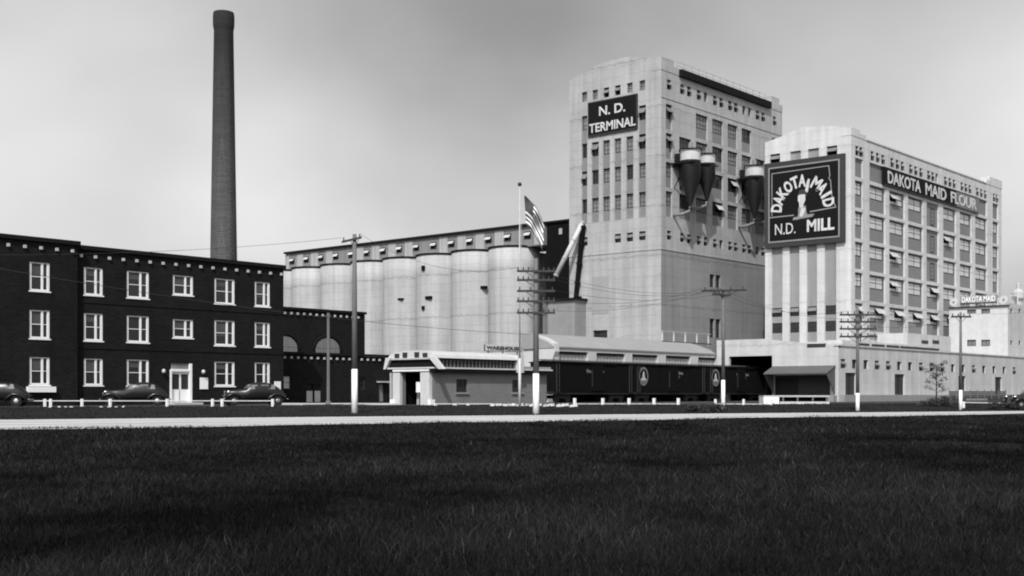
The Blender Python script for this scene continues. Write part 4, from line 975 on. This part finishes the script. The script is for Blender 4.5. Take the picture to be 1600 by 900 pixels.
def wire(a, b, sag, lab, rad=.009):
    a, b = Vector(a), Vector(b); pts = [a.lerp(b, i/14)-Vector((0,0,sag*4*(i/14)*(1-i/14))) for i in range(15)]
    single(MB().tube(pts, rad, 4), 'overhead_wire', 'wire', tuple(a), lab, 'wire', 'overhead wires')
def at(px, py, d): x, y = PX(px, d); return (x, y, HZ(py, d))
wire(at(-80,405,52), at(836,523,74), .5, 'thin wire crossing the brick office and silos to the crowded pole', .011)
wire(at(-80,398,54), E1[0], .3, 'thin wire crossing the office block to the short crossarm, left insulator')
wire(E1[-1], E2[0], 1.0, 'sagging wire from the tall pole to the crowded pole')
for i, nm in ((2,'topmost'),(9,'second'),(14,'third'),(19,'fourth'),(24,'lowest')): wire(E2[min(i,len(E2)-1)], E3[min(i//6,len(E3)-1)], .7, '%s wire sagging from the crowded pole to the pole before the boxcars' % nm)
for i, nm in ((1,'upper'),(9,'lower')): wire(E3[min(i//2,len(E3)-1)], E4[i], .7, '%s wire sagging across the annex to the four-arm pole' % nm)
for i, nm in ((4,'upper'),(16,'lower')): wire(E4[i], E5[min(i//6,len(E5)-1)], .5, '%s wire sagging from the four-arm pole to the T-shaped pole' % nm)
wire(E5[-1], at(1700,470,110), .4, 'thin wire leading off to the right from the T-shaped pole')

# ------------------------------------------------------------------ flagpole and flag
d = 86; fx, fy = PX(812, d); z0 = GY
fp = thing('flagpole', 'tall slender flagpole with a ball top before the scale house', 'flagpole', (fx, fy, z0))
MB().cyl((fx,fy,z0-.2), (fx,fy,HZ(560,d)), .11, .09, 10).build('lower_shaft', 'old_white', fp, smooth=True)
MB().cyl((fx,fy,HZ(560,d)), (fx,fy,HZ(290,d)), .06, .035, 10).build('shaft', 'light_trim', fp, smooth=True)
MB().blob((fx,fy,HZ(288,d)), .15, .15, .15).build('ball', 'steel_frame', fp, smooth=True)
k = d/F
def flag_pt(s, t):     # s: 0 top .. 1 bottom along the hoist, t: 0 hoist .. 1 fly; limp cloth, metres from the pole top
    hx, hz_ = 7+3*s, -(17+46*s)
    fx_, fz_ = 38-3*s, -(62+46*s)
    c = t**.85; x = hx+(fx_-hx)*c; z = hz_+(fz_-hz_)*(t*.55+.45*t*t)
    fold = math.sin(t*8+s*4)*.28*min(1,t*3)+math.sin(s*9+t*5)*.12
    return Vector((fx,fy,HZ(288,d)))+RAX*(x*k+.05*math.sin(s*14)*t)+Vector((CA,SA,0))*fold+Vector((0,0,z*k))
N1, N2 = 26, 20; vs = [flag_pt(i/N1, j/N2) for i in range(N1+1) for j in range(N2+1)]
fl = thing('flag', 'limp striped flag with a dark canton hanging from the flagpole', 'flag', flag_pt(0,0))
parts = {'canton': MB(), 'dark_stripe': MB(), 'white_stripe': MB()}
for i in range(N1):
    for j in range(N2):
        s = i//2; kind = 'canton' if (s < 7 and j < 8) else ('dark_stripe' if s % 2 == 0 else 'white_stripe')
        a = i*(N2+1)+j; parts[kind].add([vs[a], vs[a+1], vs[a+N2+2], vs[a+N2+1]], [(0,1,2,3)])
for nm, mm in (('canton','flag_dark'),('dark_stripe','flag_red'),('white_stripe','flag_white')):
    o = parts[nm].build(nm, mm, fl); o['kind'] = 'stuff' if 'stripe' in nm else 'part'
    if nm == 'canton': del o['kind']
MB().cyl((fx+.12*RAX.x,fy+.12*RAX.y,HZ(292,d)), (fx+.1*RAX.x,fy+.1*RAX.y,z0+1.2), .012, .012, 5).build('halyard', 'light_trim', fp)

# ------------------------------------------------------------------ parked cars of the thirties
def sedan(px, d, yaw, lab, s=1.0, z=None):
    r = (px-CX)/F*d; x, y = W(r, d)
    o = thing('parked_car', lab, 'car', (x, y, gz_at(r, d) if z is None else z), 'dark sedans parked at the fence', yaw)
    st = [(2.12,.26,.55,1.0),(2.05,.32,.5,1.1),(1.3,.42,.45,1.15),(.78,.58,.42,1.2),(.62,.64,.42,1.27),(.3,.68,.4,1.6),(-.05,.70,.4,1.69),(-.75,.70,.4,1.70),(-1.25,.67,.42,1.6),(-1.7,.62,.45,1.33),(-2.05,.52,.5,1.02),(-2.28,.38,.55,.78)]
    n = 16; vs = []
    for X, hw, zb, zt in st:
        for i in range(n):
            t = 2*math.pi*i/n; c, q = math.cos(t), math.sin(t); e = .55
            vs.append((X, hw*math.copysign(abs(c)**e, c)*(1-.12*max(0,q) if zt > 1.3 else 1), (zb+zt)/2+(zt-zb)/2*math.copysign(abs(q)**e, q)))
    fs = [(a*n+i, a*n+(i+1) % n, (a+1)*n+(i+1) % n, (a+1)*n+i) for a in range(len(st)-1) for i in range(n)]+[tuple(range(n-1,-1,-1)), tuple(range((len(st)-1)*n, len(st)*n))]
    body = MB().add(vs, fs).build('body', 'car_black', o, smooth=True, local=True)
    for sd in (-1, 1):
        ys = sd*.72
        MB().tube([(2.2,ys*.9,.5),(2.05,ys,.72),(1.7,ys,.86),(1.3,ys,.78),(.95,ys,.5),(.85,ys,.38)], [.1,.19,.22,.2,.14,.08], 8, .6).build('front_fender', 'car_black', o, smooth=True, local=True)
        MB().tube([(-.75,ys,.4),(-.95,ys,.6),(-1.3,ys,.83),(-1.7,ys,.82),(-2.05,ys*.95,.6),(-2.2,ys*.9,.42)], [.08,.16,.2,.2,.17,.1], 8, .6).build('rear_fender', 'car_black', o, smooth=True, local=True)
        MB().box(-.8, .9, ys-.14, ys+.14, .34, .39).build('running_board', 'rubber', o, local=True)
        for a, b in ((.42,-.18),(-.26,-.95),(-1.02,-1.4)):
            yy = sd*.665; MB().add([(a,yy,1.2),(b,yy,1.2),(b+.06,sd*.61,1.52 if b > -1.3 else 1.45),(a-.12,sd*.61,1.52),(a,yy*.96,1.2),(b,yy*.96,1.2),(b+.06,sd*.585,1.5),(a-.12,sd*.585,1.5)], [(0,1,2,3),(7,6,5,4),(0,4,5,1),(1,5,6,2),(2,6,7,3),(3,7,4,0)]).build('side_window', 'glass_grey', o, local=True)
        MB().blob((1.95,sd*.5,.98), .17, .14, .14).build('headlight', 'chrome', o, smooth=True, local=True)
        for wx in (1.62, -1.55):
            w_ = MB().cyl((wx,ys-.09,.36), (wx,ys+.09,.36), .36, .36, 20).build('wheel', 'rubber', o, local=True)
            MB().cyl((wx,ys+sd*.09,.36), (wx,ys+sd*.11,.36), .16, .1, 12).build('hubcap', 'chrome', w_, local=True)
    MB().add([(.63,-.52,1.24),(.63,.52,1.24),(.36,.46,1.55),(.36,-.46,1.55),(.58,-.52,1.22),(.58,.52,1.22),(.31,.46,1.53),(.31,-.46,1.53)], [(0,1,2,3),(7,6,5,4),(0,4,5,1),(1,5,6,2),(2,6,7,3),(3,7,4,0)]).build('windscreen', 'glass_grey', o, local=True)
    MB().tube([(2.3,-.75,.48),(2.42,-.4,.48),(2.45,0,.48),(2.42,.4,.48),(2.3,.75,.48)], .045, 6).build('bumper', 'chrome', o, smooth=True, local=True)
    MB().tube([(-2.3,-.7,.48),(-2.42,-.3,.48),(-2.42,.3,.48),(-2.3,.7,.48)], .045, 6).build('rear_bumper', 'chrome', o, smooth=True, local=True)
    MB().box(2.1, 2.16, -.2, .2, .58, 1.0).build('grille', 'chrome', o, local=True)
    return o
left = math.atan2(CA, -SA)
sedan(-8, 83, left+.15, 'black sedan cut off by the left edge of the picture')
sedan(211, 87, left+.25, 'black sedan parked just left of the white office entrance')
sedan(397, 89, left+.45, 'black sedan parked before the right corner of the office')
sedan(1612, 96, left+.3, 'black sedan cut off by the right edge of the picture')

# ------------------------------------------------------------------ low fences, edging stones
def fence(pxs, d, h, lab, rail_z, rad=.07, rails=1):
    p0 = PX(pxs[0], d); r = (pxs[0]-CX)/F*d; z0 = gz_at(r, d)
    o = thing('post_fence', lab, 'fence', (p0[0], p0[1], z0), 'low white post fences')
    for px in pxs:
        if px < -20: continue
        x, y = PX(px, d); z = gz_at((px-CX)/F*d, d); MB().box(x-rad, x+rad, y-rad, y+rad, z-.2, z+h).build('post', 'white_paint', o)
    for a, b in zip(pxs[:-1], pxs[1:]):
        p, q = PX(a, d), PX(b, d); za = gz_at((a-CX)/F*d, d)+rail_z; zb = gz_at((b-CX)/F*d, d)+rail_z
        MB().cyl((p[0],p[1],za), (q[0],q[1],zb), .035, .035, 6).build('rail', 'old_white', o)
fence([-60,70,79,128,172,261,332,347,426], 83.5, .52, 'low white post and rail fence along the parked cars', .38)
fence([898,942,983,1022,1060], 97, .52, 'low fence with white posts in front of the boxcars', .06, .09)
fence([1118,1162,1205], 97, .45, 'short low fence right of the pole before the far boxcar', .06)
fence([1506,1577,1680], 97, .5, 'pale rail fence at the right edge beside the parked car', .42)
fence([680,711,731,770], 90, .14, 'ankle-high pipe rail before the scale house wall', .12, .1)
st_me = []
for i in range(4):
    q = [(-.22,-.1,0),(.24,-.12,0),(.2,.12,0),(-.2,.1,0),(-.12,-.07,.2),(.16,-.08,.26),(.13,.07,.22),(-.1,.08,.18)]
    st_me.append(MB().hexa([(a*(1+.3*random.random()), b, c*(1+.4*random.random())) for a, b, c in q]).mesh('edging_stone', 'whitewash'))
for j, (px, d) in enumerate([(768+i*6.9+random.uniform(-1.5,1.5), 87.5+(i % 3)*.9) for i in range(20)]+[(78+i*11.5+random.uniform(-2,2), 78.5) for i in range(4)]+[(158+i*12+random.uniform(-2,2), 78.5) for i in range(4)]):
    r = (px-CX)/F*d; x, y = W(r, d)
    o = bpy.data.objects.new('edging_stone', st_me[j % 4]); COL.objects.link(o); o.location = (x, y, gz_at(r, d)-.03); o.rotation_euler = (random.uniform(-.2,.2), random.uniform(-.2,.5), -.85+random.uniform(-.5,.5))
    o.scale = (.75, .75, .75) if j < 20 else (.45, .45, .4)
    nth = ['leftmost','second','third','fourth','fifth','sixth','seventh','eighth','ninth','tenth','eleventh','twelfth','thirteenth','fourteenth','fifteenth','sixteenth','seventeenth','eighteenth','nineteenth','rightmost']
    if j < 20: tag(o, 'whitewashed edging stone, %s from the left in the row by the flagpole' % nth[j] if 0 < j < 19 else 'whitewashed edging stone, %s of the row by the flagpole' % nth[j], 'stone', 'edging stones by the flagpole')
    else: tag(o, 'whitewashed edging stone, %s from the left before the office fence' % ('first' if j == 20 else nth[j-20]), 'stone', 'edging stones by the office')

# ------------------------------------------------------------------ loading platform, stake wagon, tree and bushes
def along(px0, px1, d):
    a = Vector((*PX(px0, d), 0)); b = Vector((*PX(px1, d), 0)); return a, b
def rbox(mb, a, b, t0, t1, w0, w1, z0, z1):
    """box along a-b between fractions t0..t1, set back w0..w1 metres"""
    n = Vector((CA, SA, 0)); p = a.lerp(b, t0); q = a.lerp(b, t1)
    return mb.hexa([(*(v+n*w)[:2], z) for z in (z0, z1) for v, w in ((p,w0),(q,w0),(q,w1),(p,w1))])
a, b = along(1193, 1296, 104)
lp = thing('loading_platform', 'low pale timber platform with a white end block below the awning', 'platform', (a.x, a.y, GY))
rbox(MB(), a, b, 0, 1, 0, 2, .72, .84).build('deck', 'light_trim', lp)
rbox(MB(), a, b, 0, .235, -.03, 1.9, GY-.05, .71).build('end_block', 'white_paint', lp)
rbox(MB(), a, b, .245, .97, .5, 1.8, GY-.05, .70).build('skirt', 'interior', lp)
rbox(MB(), a, b, .25, 1, -.02, .2, GY-.05, GY+.2).build('sill_beam', 'old_white', lp)
for t in (.3,.52,.75,.97): rbox(MB(), a, b, t-.01, t+.012, .02, .2, GY+.2, .71).build('post', 'pole_wood', lp)
a, b = along(1483, 1571, 112)
wg = thing('stake_wagon', 'long dark low-sided wagon with stakes behind the right fence', 'wagon', (a.x, a.y, GY))
rbox(MB(), a, b, 0, 1, 0, 2.0, .55, .72).build('bed', 'arm_wood', wg)
for k_ in range(3): rbox(MB(), a, b, .0, 1, -.03, .02, .74+k_*.17, .88+k_*.17).build('side_plank', 'arm_wood', wg)
for i in range(9): rbox(MB(), a, b, i/8-.008, i/8+.008, -.08, -.035, .5, 1.35).build('stake', 'pole_wood', wg)
for t in (.12,.24,.76,.88):
    p = a.lerp(b, t); n = Vector((CA,SA,0)); c = p+n*.1+Vector((0,0,.45)); MB().cyl(c-n*.06, c+n*.06, .34, .34, 16).build('wheel', 'steel_frame', wg)
def leaf_mesh(mb, c, rad, n, size, rnd):
    for _ in range(n):
        while True:
            p = Vector((rnd.uniform(-1,1), rnd.uniform(-1,1), rnd.uniform(-1,1)))
            if .25 < p.length < 1: break
        p = Vector((c[0]+p.x*rad[0], c[1]+p.y*rad[1], c[2]+p.z*rad[2])); a = Vector((rnd.gauss(0,1),rnd.gauss(0,1),rnd.gauss(0,1))).normalized(); b = a.orthogonal().normalized(); s = size*rnd.uniform(.6,1.3)
        mb.add([p-a*s, p+b*s*.5, p+a*s, p-b*s*.5], [(0,1,2,3)])
rnd = random.Random(3)
def bush(px, d, w, h, lab, n=700):
    r = (px-CX)/F*d; x, y = W(r, d); z = gz_at(r, d)
    o = thing('bush', lab, 'bush', (x, y, z), 'low dark bushes on the verge'); m = MB()
    for _ in range(7):
        q = rnd.uniform(-.5,.5)*w; leaf_mesh(m, (x+SA*q, y-CA*q, z+h*rnd.uniform(.3,.5)), (w*.22, w*.22, h*rnd.uniform(.35,.55)), n//7, .09, rnd)
    c = m.build('foliage', 'leaf', o); c['kind'] = 'stuff'
    s = MB()
    for _ in range(6): s.cyl((x,y,z-.1), (x+rnd.uniform(-.3,.3)*w, y+rnd.uniform(-.3,.3)*w, z+h*.7), .03, .01, 5)
    o2 = s.build('stems', 'bark', o); o2['kind'] = 'stuff'
bush(1090, 83, 1.7, .62, 'dark low bush at the foot of the pole before the boxcars, left of the two')
bush(1117, 82.5, 1.5, .70, 'dark low bush close to the white pole base before the far boxcar')
bush(1452, 99, 1.5, .6, 'dark low bush left of the small tree trunk')
bush(1473, 100, 2.2, .9, 'dark low bush at the foot of the small tree')
bush(1564, 94, 1.8, .75, 'dark rounded bush under the right-hand rail fence')
d = 101; r = (1463-CX)/F*d; x, y = W(r, d); z = gz_at(r, d)
tr_ = thing('young_tree', 'small sparse young tree in front of the annex wall', 'tree', (x, y, z))
m = MB().tube([(x,y,z-.1),(x+.03,y,z+1.2),(x+.08,y+.03,z+2.3),(x+.1,y,z+3.3)], [.07,.055,.035,.015], 7)
cr = MB()
for i in range(14):
    h = 1.0+2.2*i/13; a_ = i*2.4; L_ = (.95-.2*abs(h-1.7))*rnd.uniform(.6,1.1); p = Vector((x+.05,y,z+h)); q = p+RAX*(math.cos(a_)*L_)+Vector((CA,SA,0))*(math.sin(a_)*L_)+Vector((0,0,.35))
    m.tube([p, p.lerp(q,.5)+Vector((0,0,.05)), q], [.022,.015,.006], 5); leaf_mesh(cr, q, (.3,.3,.22), 34, .075, rnd); leaf_mesh(cr, p.lerp(q,.6), (.25,.25,.18), 14, .07, rnd)
leaf_mesh(cr, (x+.1,y,z+2.7), (.35,.35,.6), 90, .08, rnd)
m.build('trunk', 'bark', tr_); cr.build('crown', 'leaf', tr_)['kind'] = 'stuff'
